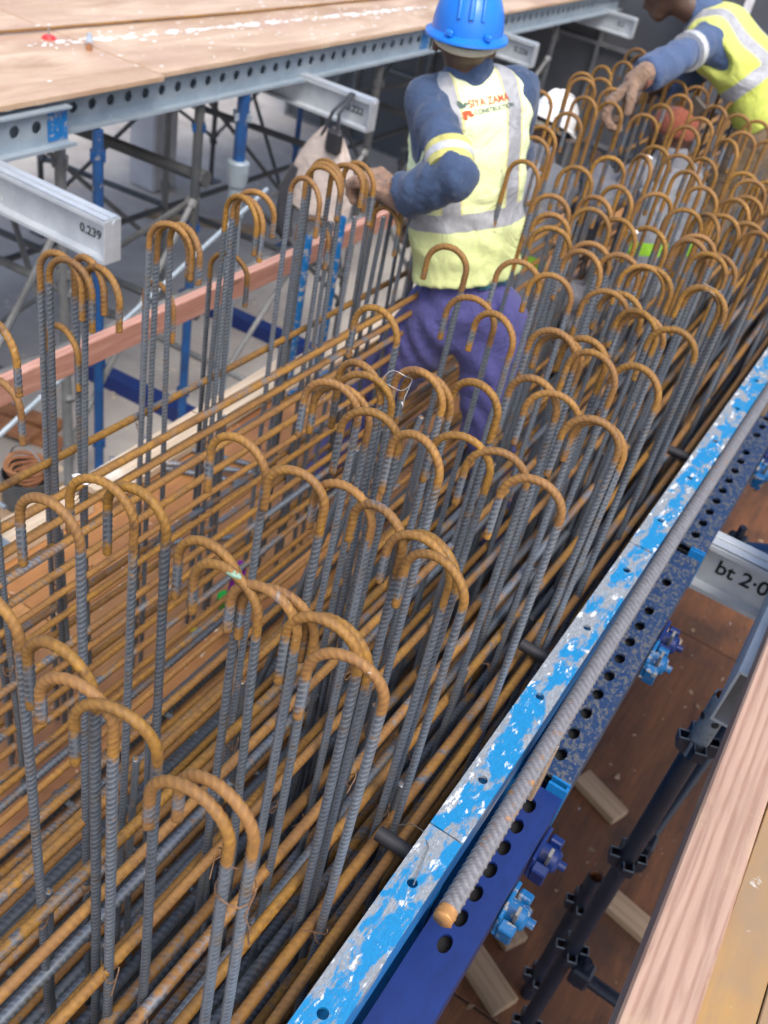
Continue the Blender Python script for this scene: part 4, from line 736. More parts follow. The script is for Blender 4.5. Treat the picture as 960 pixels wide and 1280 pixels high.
sp_me = rib_sweep('spacer_rebar', np.array([[0, 0, 0], [0.45, 0, 0], [0.92, 0, 0]]), 0.009, 0.011, 8, lambda t, L: 0.1 + 0 * t)
for i in range(12):
    o = bpy.data.objects.new('spacer_rebar', sp_me); col.objects.link(o); o.location = (-1.14, 0.62 + 0.36 * i, SOF + 0.094); o.rotation_euler.z = R(hr.uniform(-2, 2))
    tag(o, 'short grey cross bar under the upper bottom layer, %s from the camera' % ordinal(i), 'spacer rebar', 'cross bars between the bottom layers')
# tie wire, paint and wire scraps
def tie(name, pts, r, mt, label, cat, group=None):
    o0 = Vector(pts[0]); o = MB().tube([Vector(p) - o0 for p in pts], r, 6).build(name, mt, None, o0); return tag(o, label, cat, group)
def loop(cx, cy, cz, rx, ry, k=14, dz=0.004): return [(cx + rx * math.cos(a), cy + ry * math.sin(a), cz + dz * math.sin(3 * a)) for a in np.linspace(0, 2 * math.pi * 1.05, k)]
TG = 'rusty tie wire loops on the bars'
tie('tie_wire', loop(-0.279, 0.472, 2.44, 0.022, 0.022) + [(-0.25, 0.45, 2.445), (-0.235, 0.44, 2.45), (-0.24, 0.445, 2.43), (-0.228, 0.43, 2.442)], 0.0011, 'tie', 'rusty wire loop tying the nearest pair of hooks, with twisted ends', 'tie wire', TG)
tw = [(x, y, z) for (x, y, z) in [(-0.41, 0.48, 2.30), (-0.41, 0.48, 2.22), (-0.41, 0.48, 1.98), (-0.47, 0.51, 2.1), (-0.29, 0.47, 2.0), (-0.27, 0.71, 2.02), (-0.30, 0.73, 1.97), (-0.24, 0.94, 2.0), (-0.25, 1.21, 1.98), (-0.70, 0.67, 2.1)]]
for i, (x, y, z) in enumerate([]): tie('tie_wire', loop(x, y, z, 0.012, 0.012), 0.0012, 'tie', 'rusty wire loop around an upright bar, %s from the camera' % ordinal(i), 'tie wire', TG)
tr = random.Random(3)
for i, (x, y, left, k_, rn, low) in enumerate(sorted(partners, key=lambda p: p[1])[:64]):
    z = tr.choice((1.99, 1.90, 1.80, 1.70)); lx = x + (-0.05 if left else 0.05)
    cx = lx + 0.004; tl = [(cx + 0.010 * math.cos(a), y + 0.011 * math.sin(a), z + 0.010 * math.sin(2 * a)) for a in np.linspace(0, 6.6, 16)] + [(cx + tr.uniform(-.03, .03), y - 0.025, z + tr.uniform(-.015, .03))]
    tie('tie_wire', tl, 0.0011, 'tie', 'rusty wire tie on %s hooked bar %s' % (ordinal(k_) if k_ else 'first', rn), 'tie wire', 'wire ties on the hooked bars')
tie('tie_wire', [(-0.26, 0.93, 2.02), (-0.235, 0.92, 2.06), (-0.21, 0.90, 2.09), (-0.185, 0.87, 2.106), (-0.172, 0.80, 2.107)], 0.0009, 'wire', 'loose pale wire trailing from the bars over the blue panel edge', 'tie wire')
tie('tie_wire', loop(-0.615, 1.31, 2.562, 0.024, 0.030, 22) + [(-0.585, 1.29, 2.55), (-0.582, 1.285, 2.535), (-0.588, 1.29, 2.54)], 0.0008, 'wire', 'pale wire tying two hooks before the standing worker', 'tie wire')
tie('tie_wire', loop(-0.31, 2.215, 2.572, 0.02, 0.018, 22) + [(-0.33, 2.2, 2.588)], 0.0008, 'wire', 'pale wire tying the doubled hooks by the blue panel', 'tie wire')
def dab(x, y, z, mt, label, s=0.0068):
    m = MB(); q = np.random.default_rng(int(abs(x * 1e4))); bm = bmesh.new(); bmesh.ops.create_icosphere(bm, subdivisions=2, radius=1.0)
    bm.verts.index_update(); m.add([Vector((v.co.x * s * 2.2, v.co.y * s, v.co.z * s * 0.8)) * q.uniform(.85, 1.1) for v in bm.verts], [[v.index for v in f.verts] for f in bm.faces]); bm.free()
    tag(m.build('paint_dab', mt, None, (x, y, z)), label, 'paint dab', 'paint dabs on the bars')
dab(-0.762, 3.048, 2.5745, 'white_paint', 'white dab on top of a hook before the far crouching worker'); dab(-0.582, 2.442, 2.556, 'white_paint', 'white dab on a hook by the far blue panel'); dab(-0.505, 0.73, 2.5735, 'green_paint', 'greenish dab on the crook of a doubled hook near the camera', 0.0066)
dab(-1.216, 1.16, 2.094, 'white_paint', 'white tape on the topmost left horizontal bar', 0.011)
# ================================================================== PEOPLE (signed-distance bodies turned into one surface)
def surface_nets(F, o, h):
    nx, ny, nz = F.shape; acc = np.zeros((nx - 1, ny - 1, nz - 1, 3), np.float32); cnt = np.zeros((nx - 1, ny - 1, nz - 1), np.float32)
    sl = lambda d: F[d[0]:nx - 1 + d[0], d[1]:ny - 1 + d[1], d[2]:nz - 1 + d[2]]
    cs = [(i, j, k) for i in (0, 1) for j in (0, 1) for k in (0, 1)]
    for a in cs:
        for ax in range(3):
            if a[ax]: continue
            b = list(a); b[ax] = 1; va, vb = sl(a), sl(b); cr = (va < 0) != (vb < 0); t = np.where(cr, va / np.where(cr, va - vb, 1), 0)
            for q in range(3): acc[..., q] += np.where(cr, a[q] + (t if q == ax else 0), 0)
            cnt += cr
    act = cnt > 0; idx = -np.ones(act.shape, np.int64); idx[act] = np.arange(act.sum())
    ijk = np.argwhere(act); V = (ijk + acc[act] / cnt[act][:, None]) * h + o; Q = []
    for ax in range(3):
        b = [0, 0, 0]; b[ax] = 1; f0 = F[:-1 if ax == 0 else None, :-1 if ax == 1 else None, :-1 if ax == 2 else None]; f1 = F[b[0]:, b[1]:, b[2]:]
        e = np.argwhere((f0 < 0) != (f1 < 0)); u, v = [(1, 2), (2, 0), (0, 1)][ax]
        e = e[(e[:, u] > 0) & (e[:, v] > 0) & (e[:, u] < F.shape[u] - 1) & (e[:, v] < F.shape[v] - 1)]
        s_ = f0[tuple(e.T)] < 0; d = lambda du, dv: idx[tuple((e - np.eye(3, dtype=int)[u] * du - np.eye(3, dtype=int)[v] * dv).T)]
        q = np.stack([d(1, 1), d(0, 1), d(0, 0), d(1, 0)], 1); q[~s_] = q[~s_][:, ::-1]; Q.append(q[(q >= 0).all(1)])
    return V, np.concatenate(Q)
def capsule(P, a, b, r0, r1, sq=None):
    a, b = np.array(a, float), np.array(b, float); d = b - a; q = P - a
    if sq is not None:
        for ax, s in sq:
            ax = np.array(ax, float); q = q + (q @ ax)[..., None] * ax * (s - 1); d = d + ax * (d @ ax) * (s - 1)
    t = np.clip((q @ d) / max(d @ d, 1e-9), 0, 1); return np.linalg.norm(q - t[..., None] * d, axis=-1) - (r0 + (r1 - r0) * t)
def smin(a, b, k): h = np.clip(0.5 + 0.5 * (b - a) / k, 0, 1); return b + (a - b) * h - k * h * (1 - h)
def sdf_mesh(name, prims, h, k=0.03, fold=None, cut=None, inflate=0.0, smooth_it=1):
    pts = np.array([p for q in prims for p in (q[0], q[1])]); m = max(max(q[2], q[3]) for q in prims) + inflate + 0.05
    lo = pts.min(0) - m; n = np.ceil((pts.max(0) + m - lo) / h).astype(int) + 1
    P = np.stack(np.meshgrid(*[lo[i] + np.arange(n[i]) * h for i in range(3)], indexing='ij'), -1)
    F = None
    for q in prims:
        d = capsule(P, *q); F = d if F is None else smin(F, d, k)
    F = F - inflate
    if fold: F = F + fold(P)
    if cut: F = cut(P, F)
    V, Q = surface_nets(F, lo, h); return V, Q
def folds(amp, axes, ph=0.0):
    def f(P):
        w_ = 0
        for i, (ax, fr) in enumerate(axes):
            s = P @ np.array(ax, float); warp = np.sin(P[..., 0] * 17 + ph) + np.cos(P[..., 1] * 14 + P[..., 2] * 9 + ph * 2)
            c = np.sin(s * fr + 1.4 * warp + i * 2.1 + ph); w_ = w_ + (np.abs(c) ** 1.5 - 0.5) * amp / (1 + 0.5 * i)
        return w_
    return f
def body_obj(name, VQ, mat, parent, base, attrs=None):
    V, Q = VQ; me = fast_mesh(name, V - np.array(base), Q); me.polygons.foreach_set('use_smooth', np.ones(len(me.polygons), bool))
    if attrs:
        for k, v in attrs.items(): a = me.attributes.new(k, 'FLOAT', 'POINT'); a.data.foreach_set('value', np.asarray(v, np.float32))
    me.materials.append(M[mat]); o = bpy.data.objects.new(name, me); o.parent = parent; col.objects.link(o); return o
A3 = lambda v: np.array(v, float)
nrm = lambda v: A3(v) / np.linalg.norm(v)

def helmet_part(parent, base, centre, up, fwd, mt, strap=True, s=1.0):
    up = nrm(up); fwd = nrm(A3(fwd) - up * (A3(fwd) @ up)); rt = np.cross(fwd, up); c = A3(centre) - A3(base); nu, nv = 40, 14
    L = lambda x, y, z: tuple(c + rt * x * s + fwd * y * s + up * z * s)
    V = []; F = []
    for j in range(nv + 1):
        t = j / nv * math.pi / 2
        for i in range(nu):
            a = 2 * math.pi * i / nu; rad = math.cos(t) ** 0.85; V.append(L(0.106 * rad * math.cos(a), 0.132 * rad * math.sin(a), 0.142 * math.sin(t)))
    for j in range(nv):
        for i in range(nu): F.append([j * nu + i, j * nu + (i + 1) % nu, (j + 1) * nu + (i + 1) % nu, (j + 1) * nu + i])
    m = MB(); m.add(V, F); h = m.build('helmet', mt, parent)
    prof = [(1.0, 0.004), (1.16, -0.008), (1.17, -0.014), (1.15, -0.017), (0.97, -0.012), (0.97, 0.002)]; V = []; F = []; np_ = len(prof)
    for i in range(nu):
        a = 2 * math.pi * i / nu; ex = 1 + (0.30 * max(0, math.sin(a)) ** 3 if math.sin(a) > 0 else 0)
        for f_, z in prof: g_ = 1 + (f_ - 1) * ex * (1.25 if math.sin(a) > 0.3 else 1); V.append(L(0.106 * g_ * math.cos(a), 0.132 * g_ * math.sin(a), z))
    for i in range(nu):
        for k in range(np_): F.append([i * np_ + k, i * np_ + (k + 1) % np_, ((i + 1) % nu) * np_ + (k + 1) % np_, ((i + 1) % nu) * np_ + k])
    m = MB(); m.add(V, F); m.build('brim', mt, h)
    for x, w_ in ((-0.034, 0.006), (0.0, 0.009), (0.034, 0.006)):
        pts = [L(x, 0.132 * math.cos(t) ** .85 * math.sqrt(max(0, 1 - (x / 0.106) ** 2)) * sg, 0.142 * math.sin(t) * (1 - 0.25 * (x / 0.106) ** 2) + 0.002) for sg, t in [(-1, q) for q in np.linspace(0.35, 1.5, 12)] + [(1, q) for q in np.linspace(1.5, 0.35, 12)]]
        MB().tube(pts, w_ * s, 8).build('ridge', mt, h)
    for x in (-0.055, 0.055):
        MB().box(L(x, -0.122, 0.010), (0.022 * s, 0.016 * s, 0.018 * s), None, 0, 0.004).build('clip_boss', mt, h)
    if strap: MB().tube([L(0.088 * math.cos(a), 0.112 * math.sin(a), -0.022 - 0.014 * max(0, -math.sin(a))) for a in np.linspace(math.pi * 1.08, math.pi * 1.92, 16)], 0.012 * s, 8).build('headband', 'strap', h)
    return h
def glove(parent, base, wrist, palm_dir, palm_n, mt, curl, thumb_side, size=1.0, h=0.0045):
    """palm, four unequal bent fingers and a side thumb; palm_n is the direction the palm faces"""
    d = nrm(palm_dir); n = nrm(A3(palm_n) - d * (A3(palm_n) @ d)); s = np.cross(d, n) * thumb_side; w0 = A3(wrist); pr = []
    for k in (-0.026, -0.009, 0.009, 0.026): pr.append((w0 + d * 0.015 + s * k * 0.7, w0 + d * 0.088 * size + s * k * size, 0.016, 0.0125))
    pr.append((w0 - d * 0.03, w0 + d * 0.02, 0.026, 0.026))
    for k, (off, ln) in enumerate(((0.029, 0.88), (0.010, 1.0), (-0.010, 0.94), (-0.028, 0.76))):
        p = w0 + d * 0.088 * size + s * off * size; a = 0.0
        for seg, (l, r0, r1) in enumerate(((0.040, 0.0115, 0.0108), (0.027, 0.0105, 0.0098), (0.021, 0.0096, 0.0084))):
            a += curl[seg] * (1 + 0.07 * (k - 1.5)); v = d * math.cos(a) + n * math.sin(a); q = p + v * l * ln * size; pr.append((p, q, r0, r1)); p = q
    p = w0 + d * 0.025 + s * 0.028; v = nrm(d * 0.6 + s * 0.6 + n * 0.55); q = p + v * 0.042 * size; pr.append((p, q, 0.0145, 0.012)); v2 = nrm(d * 0.75 + s * 0.1 + n * 0.65); pr.append((q, q + v2 * 0.034 * size, 0.012, 0.0095))
    pr = [(a, b, r0 * (0.5 + 0.5 * size) * (1.0 + 0.25 * (size > 1.4)), r1 * (0.5 + 0.5 * size) * (1.0 + 0.25 * (size > 1.4))) for a, b, r0, r1 in pr]
    return body_obj('glove', sdf_mesh('glove', pr, h, 0.006, folds(0.0022, [(d, 190), (s, 150)])), mt, parent, base)

def person(label, J, h, top, leg_mat, vest, helm, boots=True, group=None, foldamp=0.011, hs=0.93, cap=None, skinh=None, vest_top=True, leg_r=1.0, hem=None):
    """J: joint positions. One continuous skin body with clothing as children."""
    base = tuple((A3(J['ankL']) + A3(J['ankR'])) / 2 - A3((0, 0, 0.08)))
    rt = nrm(A3(J['shR']) - A3(J['shL'])); up = nrm(A3(J['neck']) - A3(J['pelvis'])); rt = nrm(rt - up * (rt @ up)); fw = np.cross(up, rt)   # fw: where the chest faces
    hup = nrm(A3(J['head']) - A3(J['neck'])) if 'hup' not in J else nrm(J['hup']); hf = nrm(J['face']); hf = nrm(hf - hup * (hf @ hup)); hr_ = np.cross(hf, hup); hd = A3(J['head'])
    torso = [(J['pelvis'], J['waist'], 0.088, 0.080, [(rt, 0.70)]), (J['waist'], A3(J['neck']) - up * 0.13, 0.082, 0.098, [(rt, 0.66)]), (A3(J['shL']) * .8 + A3(J['shR']) * .2 - up * 0.02, A3(J['shL']) * .2 + A3(J['shR']) * .8 - up * 0.02, 0.066, 0.066)]
    arms = []
    for s_ in 'LR':
        arms += [(J['sh' + s_], J['elb' + s_], 0.050, 0.034), (J['elb' + s_], J['wr' + s_], 0.042, 0.030)]
    legs = []
    for s_ in 'LR':
        legs += [(J['hip' + s_], J['knee' + s_], 0.080, 0.056), (J['knee' + s_], J['ank' + s_], 0.055, 0.038)]
    legs.append((J['hipL'], J['hipR'], 0.092, 0.092))
    hands = [(J['wr' + s_], J['hand' + s_], 0.028, 0.030) for s_ in 'LR']
    head = [(J['neck'] - up * 0.03, hd - hup * 0.03, 0.058, 0.055), (hd - hf * 0.02 + hup * 0.02, hd + hf * 0.025 + hup * 0.012, 0.083, 0.075, [(hr_, 1.12)]), (hd + hf * 0.045 - hup * 0.055, hd + hf * 0.062 - hup * 0.075, 0.048, 0.034), (hd + hf * 0.094 - hup * 0.005, hd + hf * 0.108 - hup * 0.035, 0.010, 0.015),
            (hd + hf * 0.088 - hup * 0.062 - hr_ * 0.018, hd + hf * 0.088 - hup * 0.062 + hr_ * 0.018, 0.011, 0.011), (hd + hf * 0.086 + hup * 0.022 - hr_ * 0.032, hd + hf * 0.086 + hup * 0.022 + hr_ * 0.032, 0.012, 0.012)]
    ears = [(hd + hr_ * s_ * 0.078 - hf * 0.012 + hup * 0.012, hd + hr_ * s_ * 0.080 - hf * 0.008 - hup * 0.022, 0.014, 0.011) for s_ in (-1, 1)]
    body = body_obj('person', sdf_mesh('person', [q if len(q) == 5 else q for q in torso + arms + legs + head + ears + hands], skinh or h, 0.016), 'skin', None, (0, 0, 0))
    body.data.transform(Matrix.Translation(-Vector(base))); body.location = base; tag(body, label, 'person', group)
    # garments
    fl = folds(foldamp * 0.6, [(nrm(A3(J['elbL']) - A3(J['shL']) + A3((0.1, 0.1, 0.1))), 48), ((0.6, 0.5, 0.5), 34)], 0.4)
    fl0 = fl
    def fl(P):
        g = fl0(P)
        for s_ in 'LR':
            e = A3(J['elb' + s_]); s0 = A3(J['sh' + s_]); w0 = A3(J['wr' + s_])
            for c, ax, wd, am in ((e, nrm(nrm(e - s0) + nrm(w0 - e)), 0.075, 0.0065), (s0 * .35 + e * .65, nrm(e - s0), 0.07, 0.0045), (w0 * .75 + e * .25, nrm(w0 - e), 0.06, 0.0045), (s0, nrm(e - s0), 0.07, 0.004)):
                q = P - c; d2 = (q * q).sum(-1); s = q @ ax; side = np.cross(ax, (0.2, 0.9, 0.3)); g = g + am * np.exp(-d2 / wd ** 2) * (np.abs(np.sin(s * 62 + 14 * (q @ side) + 1.2 * np.sin(q @ side * 40))) - 0.6)
        return g
    neckc = A3(J['neck'])
    def cutneck(P, F):
        for s_ in 'LR':
            wv = A3(J['wr' + s_]); dv = nrm(wv - A3(J['elb' + s_])); near = np.linalg.norm(P - wv, axis=-1) < 0.14; F = np.where(near, np.maximum(F, (P - wv) @ dv + 0.012), F)
        if vest: F = np.maximum(F, (hem if hem is not None else 0.0) + 0.02 - (P - A3(J['pelvis'])) @ up)
        return np.maximum(F, -(np.linalg.norm(P - (neckc + up * 0.10), axis=-1) - 0.060))
    shirt = torso + arms + [(A3(J['elb' + s_]) * .6 + A3(J['wr' + s_]) * .4, J['wr' + s_], 0.043, 0.046) for s_ in 'LR'] + [(neckc - up * 0.06, neckc + up * 0.025, 0.075, 0.052)]
    body_obj('jacket', sdf_mesh('jacket', shirt, h, 0.03, fl, cutneck, 0.017), top, body, base)
    lf = folds(foldamp * 0.75, [((0.55, 0.2, 0.7), 36), ((0.8, -0.3, 0.35), 30)], 1.3)
    wp = A3(J['pelvis']) + up * 0.125
    lg = [(a, b, (r0 + 0.018) * leg_r, (r1 + 0.024) * leg_r) for a, b, r0, r1 in [q[:4] for q in legs[:4]]] + [(legs[4][0], legs[4][1], 0.098, 0.098)] + [(J['pelvis'], wp, 0.100, 0.094, [(rt, 0.72)])]
    body_obj('trousers', sdf_mesh('trousers', lg, h, 0.03, lf, lambda P, F: np.maximum(F, (P - wp) @ up)), leg_mat, body, base)
    for s_ in 'LR':
        a = A3(J['ank' + s_]); f2 = nrm(A3(J.get('toe', hf)) * A3((1, 1, 0)) + A3((0, 0, 1e-6)))
        body_obj('boot', sdf_mesh('boot', [(a + A3((0, 0, 0.05)), a - A3((0, 0, 0.03)), 0.052, 0.050), (a - A3((0, 0, 0.035)), a + f2 * 0.15 - A3((0, 0, 0.045)), 0.044, 0.036)], 0.012, 0.02, None, lambda P, F: np.maximum(F, (a[2] - 0.078) - P[..., 2])), 'boot', body, base)
    if vest:
        hemz = hem if hem is not None else -0.03; pel = A3(J['pelvis']); vt = [(pel, J['waist'], 0.112, 0.104, [(rt, 0.68)]), (J['waist'], neckc - up * 0.12, 0.104, 0.116, [(rt, 0.66)]), (A3(J['shL']) * .74 + A3(J['shR']) * .26 - up * 0.015, A3(J['shL']) * .26 + A3(J['shR']) * .74 - up * 0.015, 0.081, 0.081)]
        def cutv(P, F):
            F = np.maximum(F, -((P - pel) @ up - hemz)); F = np.maximum(F, -(np.linalg.norm(P - (neckc + up * 0.085 + fw * 0.05), axis=-1) - 0.092))
            for s_, sg in (('L', -1), ('R', 1)):
                c = A3(J['sh' + s_]); F = np.maximum(F, -capsule(P, c + rt * sg * 0.055 + up * 0.0, c + rt * sg * 0.065 - up * 0.10, 0.062, 0.070))
            return F
        V, Q = sdf_mesh('vest', vt, h * 0.85, 0.035, folds(foldamp * 0.4, [(nrm(up * 0.9 + rt * 0.5), 34), (nrm(up * 0.2 + rt), 30)], 2.2), cutv, 0.012)
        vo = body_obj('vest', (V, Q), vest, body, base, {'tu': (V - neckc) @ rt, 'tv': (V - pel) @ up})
    else: vo = None
    if helm: helmet_part(body, base, hd + hup * 0.03 - hf * 0.005, hup, hf, helm, True, hs)
    if cap: body_obj('cap', sdf_mesh('cap', [(hd + hup * 0.03 - hf * 0.02, hd + hup * 0.035 + hf * 0.02, 0.088, 0.082)], 0.012, 0.02, None, lambda P, F: np.maximum(F, -((P - hd) @ nrm(hup - hf * 0.35) - 0.01))), cap, body, base)
    return body, base, dict(rt=rt, up=up, fw=fw, vest=vo)

SL = lambda name, a, b, r, mt, parent, base: MB().tube([tuple(A3(a) - base), tuple((A3(a) * .5 + A3(b) * .5) - base), tuple(A3(b) - base)], r, 18, 0, False).build(name, mt, parent)
# ---- worker 1: standing between the rows, back to the camera, bent elbow
V3 = lambda *a: A3(a)
J = dict(head=V3(-1.245, 2.615, 2.812), neck=V3(-1.225, 2.635, 2.725), shL=V3(-1.290, 2.545, 2.652), shR=V3(-1.125, 2.765, 2.700), waist=V3(-1.120, 2.650, 2.300), pelvis=V3(-1.062, 2.655, 2.085),
         hipL=V3(-1.135, 2.635, 2.015), hipR=V3(-0.985, 2.685, 2.045), kneeL=V3(-1.310, 2.640, 1.640), ankL=V3(-1.400, 2.520, 1.27), kneeR=V3(-0.875, 2.665, 1.690), ankR=V3(-0.710, 2.610, 1.33),
         elbL=V3(-1.068, 2.360, 2.548), wrL=V3(-1.225, 2.375, 2.430), handL=V3(-1.285, 2.40, 2.41), elbR=V3(-1.150, 2.950, 2.47), wrR=V3(-1.300, 2.820, 2.27), handR=V3(-1.33, 2.76, 2.22),
         face=V3(-0.45, 0.85, -0.25), hup=V3(-0.06, -0.02, 1.0), toe=V3(-0.6, 0.8, 0))
b1, base1, f1 = person('worker in blue helmet and lime vest standing among the bars, back to the camera', J, 0.0115, 'jacket', 'trouser', 'vest', 'helmet', foldamp=0.012, hem=0.085, leg_r=1.2)
glove(b1, base1, (-1.232, 2.37, 2.435), (-0.92, 0.30, 0.02), (-0.1, 0.25, -1.0), 'glove', (0.5, 0.95, 0.6), -1, 1.45)
glove(b1, base1, (-1.305, 2.81, 2.26), (-0.7, -0.4, -0.5), (0.2, -0.4, -0.8), 'glove', (0.6, 0.9, 0.6), 1, 1.1)
a, b = A3(J['elbL']), A3(J['wrL']); ua = A3(J['shL'])
q0 = ua + (a - ua) * 0.79; dd = nrm(nrm(a - ua) + 0.22 * nrm(b - a)); tb = lambda n_, c, r, mt, wd: MB().tube([tuple(c - dd * wd - base1), tuple(c - base1), tuple(c + dd * wd - base1)], [r, r * 1.02, r], 22, 0, True).build(n_, mt, b1)
tb('sleeve_band', q0, 0.0655, 'tape_y', 0.034); tb('sleeve_tape', q0, 0.0675, 'tape_s', 0.012)
pl_, up_, rt_ = A3(J['pelvis']), f1['up'], f1['rt']
body_obj('shirt_tail', sdf_mesh('shirt_tail', [(pl_, pl_ + up_ * 0.2, 0.101, 0.096, [(rt_, 0.72)])], 0.010, 0.03, folds(0.004, [((0, 0, 1), 70)]), lambda P, F: np.maximum(np.maximum(F, 0.068 - (P - pl_) @ up_), np.maximum((P - pl_) @ up_ - 0.15, -0.015 - (P - pl_) @ rt_)), 0.010), 'shirt_teal', b1, base1)
# print on the vest back, wrapped on the cloth
def wrap_print(me, name, mt, org, rt, up, nor, bvh, parent, off=0.0022):
    vs = np.zeros(len(me.vertices) * 3); me.vertices.foreach_get('co', vs); vs = vs.reshape(-1, 3); out = []
    for x, y, z in vs:
        p = Vector(org + rt * x + up * y + nor * 0.3); hit = bvh.ray_cast(p, -Vector(nor)); q = hit[0] if hit[0] else Vector(org + rt * x + up * y); out.append(q + Vector(nor) * off)
    me.vertices.foreach_set('co', [c for p in out for c in p]); me.update(); return link(name, me, mt, parent)
vme = f1['vest'].data; bvh = BVHTree.FromPolygons([v.co[:] for v in vme.vertices], [p.vertices[:] for p in vme.polygons])
nb = -f1['fw']; cneck = A3(J['neck']) - base1
tw_ = 0.06
prt = nrm(f1['rt'] + f1['up'] * 0.05); pup = np.cross(nb, prt)
org = cneck - f1['up'] * 0.060 + f1['rt'] * 0.016
wrap_print(text_mesh('SIYA ZAMA', 0.0255), 'vest_print', 'print_red', org + pup * 0.010, prt, pup, nb, bvh, f1['vest'])
wrap_print(text_mesh('CONSTRUCTION', 0.0165), 'vest_print', 'print_green', org - pup * 0.011 + prt * 0.012, prt, pup, nb, bvh, f1['vest'])
def blob(pts):
    me = bpy.data.meshes.new('emblem'); me.from_pydata([(x, y, 0) for x, y in pts], [], [list(range(len(pts)))]); return me
def ell(cx, cy, rx, ry, a=0, n=12): return [(cx + rx * math.cos(t) * math.cos(a) - ry * math.sin(t) * math.sin(a), cy + rx * math.cos(t) * math.sin(a) + ry * math.sin(t) * math.cos(a)) for t in np.linspace(0, 6.283, n, endpoint=False)]
for pts, mt in ((ell(-0.073, -0.009, 0.014, 0.006), 'print_red'), (ell(-0.080, -0.019, 0.006, 0.008, .4), 'print_red'), (ell(-0.062, -0.016, 0.008, 0.004), 'print_red'), (ell(-0.086, 0.012, 0.007, 0.011, .5), 'print_green'), (ell(-0.074, 0.010, 0.004, 0.008, -.5), 'print_green'), (ell(-0.066, 0.012, 0.003, 0.0025), 'print_green')):
    wrap_print(blob(pts), 'emblem', mt, org, prt, pup, nb, bvh, f1['vest'])
# ---- worker 2: bent over at the upper right, reaching left
J = dict(head=V3(-1.205, 4.28, 2.868), neck=V3(-1.075, 4.34, 2.81), shL=V3(-0.985, 4.20, 2.735), shR=V3(-0.985, 4.50, 2.76), waist=V3(-0.82, 4.36, 2.66), pelvis=V3(-0.665, 4.37, 2.50),
         hipL=V3(-0.67, 4.28, 2.42), hipR=V3(-0.66, 4.46, 2.42), kneeL=V3(-0.735, 4.22, 1.95), ankL=V3(-0.60, 4.25, 1.32), kneeR=V3(-0.66, 4.5, 1.95), ankR=V3(-0.52, 4.52, 1.32),
         elbL=V3(-1.015, 3.98, 2.690), wrL=V3(-1.070, 3.80, 2.628), handL=V3(-1.09, 3.76, 2.60), elbR=V3(-1.06, 4.45, 2.55), wrR=V3(-1.12, 4.30, 2.52), handR=V3(-1.15, 4.26, 2.50), face=V3(-0.8, -0.25, -0.55), hup=V3(-0.45, -0.1, 0.8), toe=V3(-1, 0, 0))
b2, base2, f2_ = person('worker in yellow vest and blue jacket bending over the bars at upper right', J, 0.0135, 'jacket2', 'khaki', 'vest2', 'helmet_w', foldamp=0.009, hem=-0.0)
glove(b2, base2, (-1.078, 3.785, 2.622), (-0.50, -0.35, -0.75), (0.75, 0.2, -0.5), 'glove_knit', (0.7, 0.95, 0.6), 1, 1.45, 0.006)
glove(b2, base2, (-1.12, 4.30, 2.52), (-0.7, -0.2, -0.6), (0.6, 0.2, -0.6), 'glove_knit', (0.4, 0.6, 0.4), -1, 1.1, 0.006)
d_ = nrm(A3(J['wrL']) - A3(J['elbL'])); c_ = A3(J['wrL']) - d_ * 0.0 - base2; MB().tube([tuple(c_ - d_ * 0.012), tuple(c_ + d_ * 0.02)], 0.044, 16).build('cuff', 'cuff_red', b2)
d_ = nrm(A3(J['elbL']) - A3(J['shL'])); c_ = A3(J['shL']) * .42 + A3(J['elbL']) * .58 - base2; MB().tube([tuple(c_ - d_ * 0.018), tuple(c_ + d_ * 0.018)], 0.0725, 18).build('sleeve_tape', 'tape_s', b2)
MB().box(tuple(A3((-0.93, 4.19, 2.50)) - base2), (0.07, 0.03, 0.075), Matrix.Rotation(0.5, 3, 'Y'), 0, 0.006).build('pouch', 'boot', b2)
# ---- crouching workers half hidden by the bars
J = dict(head=V3(-1.275, 3.55, 2.43), neck=V3(-1.27, 3.50, 2.33), shL=V3(-1.41, 3.45, 2.27), shR=V3(-1.13, 3.52, 2.27), waist=V3(-1.24, 3.36, 2.05), pelvis=V3(-1.22, 3.28, 1.86), hipL=V3(-1.31, 3.27, 1.80), hipR=V3(-1.13, 3.29, 1.80), kneeL=V3(-1.40, 3.58, 1.68), ankL=V3(-1.36, 3.38, 1.30), kneeR=V3(-1.08, 3.60, 1.68), ankR=V3(-1.12, 3.40, 1.30),
         elbL=V3(-1.45, 3.62, 2.10), wrL=V3(-1.33, 3.80, 2.02), handL=V3(-1.30, 3.85, 2.0), elbR=V3(-1.05, 3.66, 2.10), wrR=V3(-1.13, 3.82, 2.02), handR=V3(-1.15, 3.87, 2.0), face=V3(0.1, 0.9, -0.45), hup=V3(0.05, 0.45, 0.9), toe=V3(0, 1, 0))
J = {k: (v if k in ('face', 'hup', 'toe') else A3((v[0] * 1.14, v[1] * 1.14, max(3.4 + (v[2] - 3.4) * 1.14 - 0.03, 1.30 if k[:3] == 'ank' else 0)))) for k, v in J.items()}
b3, base3, _ = person('crouching worker in white helmet right of the standing worker, mostly hidden by hooks', J, 0.018, 'grey_cloth', 'grey_cloth', 'vest3', 'helmet_w', foldamp=0.008)
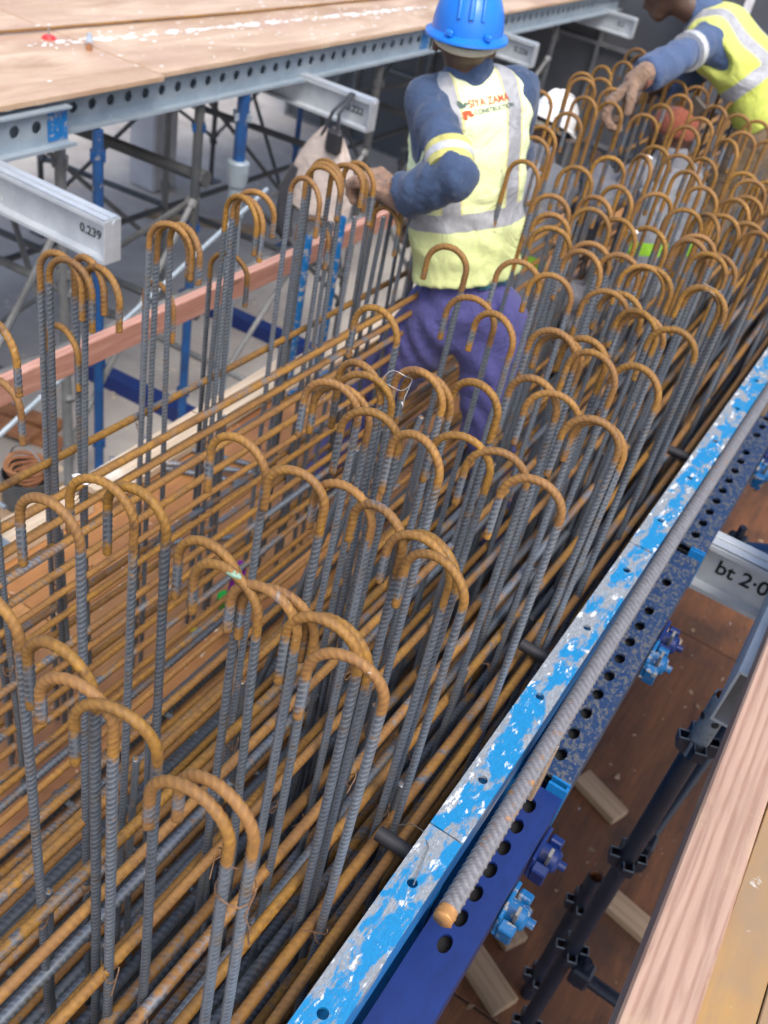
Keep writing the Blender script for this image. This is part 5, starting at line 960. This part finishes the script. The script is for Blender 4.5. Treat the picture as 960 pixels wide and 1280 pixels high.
J = dict(head=V3(-1.10, 4.05, 2.40), neck=V3(-1.06, 4.00, 2.31), shL=V3(-1.14, 3.90, 2.25), shR=V3(-0.98, 4.12, 2.25), waist=V3(-0.98, 3.95, 2.02), pelvis=V3(-0.93, 3.92, 1.82), hipL=V3(-0.99, 3.85, 1.76), hipR=V3(-0.88, 4.0, 1.76), kneeL=V3(-1.24, 3.86, 1.66), ankL=V3(-1.06, 3.84, 1.30), kneeR=V3(-1.12, 4.14, 1.66), ankR=V3(-0.98, 4.1, 1.30),
         elbL=V3(-1.25, 3.82, 2.12), wrL=V3(-1.33, 3.92, 2.22), handL=V3(-1.36, 3.95, 2.25), elbR=V3(-1.1, 4.25, 2.08), wrR=V3(-1.26, 4.25, 2.12), handR=V3(-1.29, 4.25, 2.14), face=V3(-0.9, 0.3, -0.35), hup=V3(-0.3, 0.1, 0.95), toe=V3(-1, 0.3, 0))
J = {k: (v if k in ('face', 'hup', 'toe') else A3(v) + A3((0.12, 0.15, 0 if k[:3] == 'ank' else -0.03))) for k, v in J.items()}
b4, base4, _ = person('crouching worker in orange cap and grey overalls below the bending worker, mostly hidden by hooks', J, 0.018, 'grey_cloth', 'grey_cloth', 'vest3', None, foldamp=0.008, cap='cuff_red')

# wedge clamps bolted on the walers
for i, (p, y0, z, ys) in enumerate(WALERS):
    for k, yy in enumerate(ys):
        c = Vector((0.0465, yy - y0, -0.085)); m = MB()
        m.box(c + Vector((0.004, 0, 0)), (0.008, 0.085, 0.060), None, 0, 0.002)
        m.tube([c + Vector((0.008, 0, 0)), c + Vector((0.040, 0, 0)), c + Vector((0.046, 0, 0))], [0.023, 0.023, 0.018], 16).tube([c + Vector((0.046, 0, 0)), c + Vector((0.060, 0, 0))], 0.009, 10)
        m.box(c + Vector((0.022, -0.034, -0.012)), (0.030, 0.022, 0.052), Matrix.Rotation(0.25, 3, 'X'), 0, 0.003).box(c + Vector((0.024, 0.030, 0.006)), (0.026, 0.020, 0.030), Matrix.Rotation(-0.2, 3, 'X'), 0, 0.003)
        o = m.build('wedge_clamp', 'clamp' if k == 0 else 'waler_blue', p)
        MB().box(c + Vector((0.026, -0.012, -0.004)), (0.007, 0.018, 0.125), Matrix.Rotation(0.28, 3, 'X'), 0, 0.001).build('wedge_pin', 'scaff_grey', o)
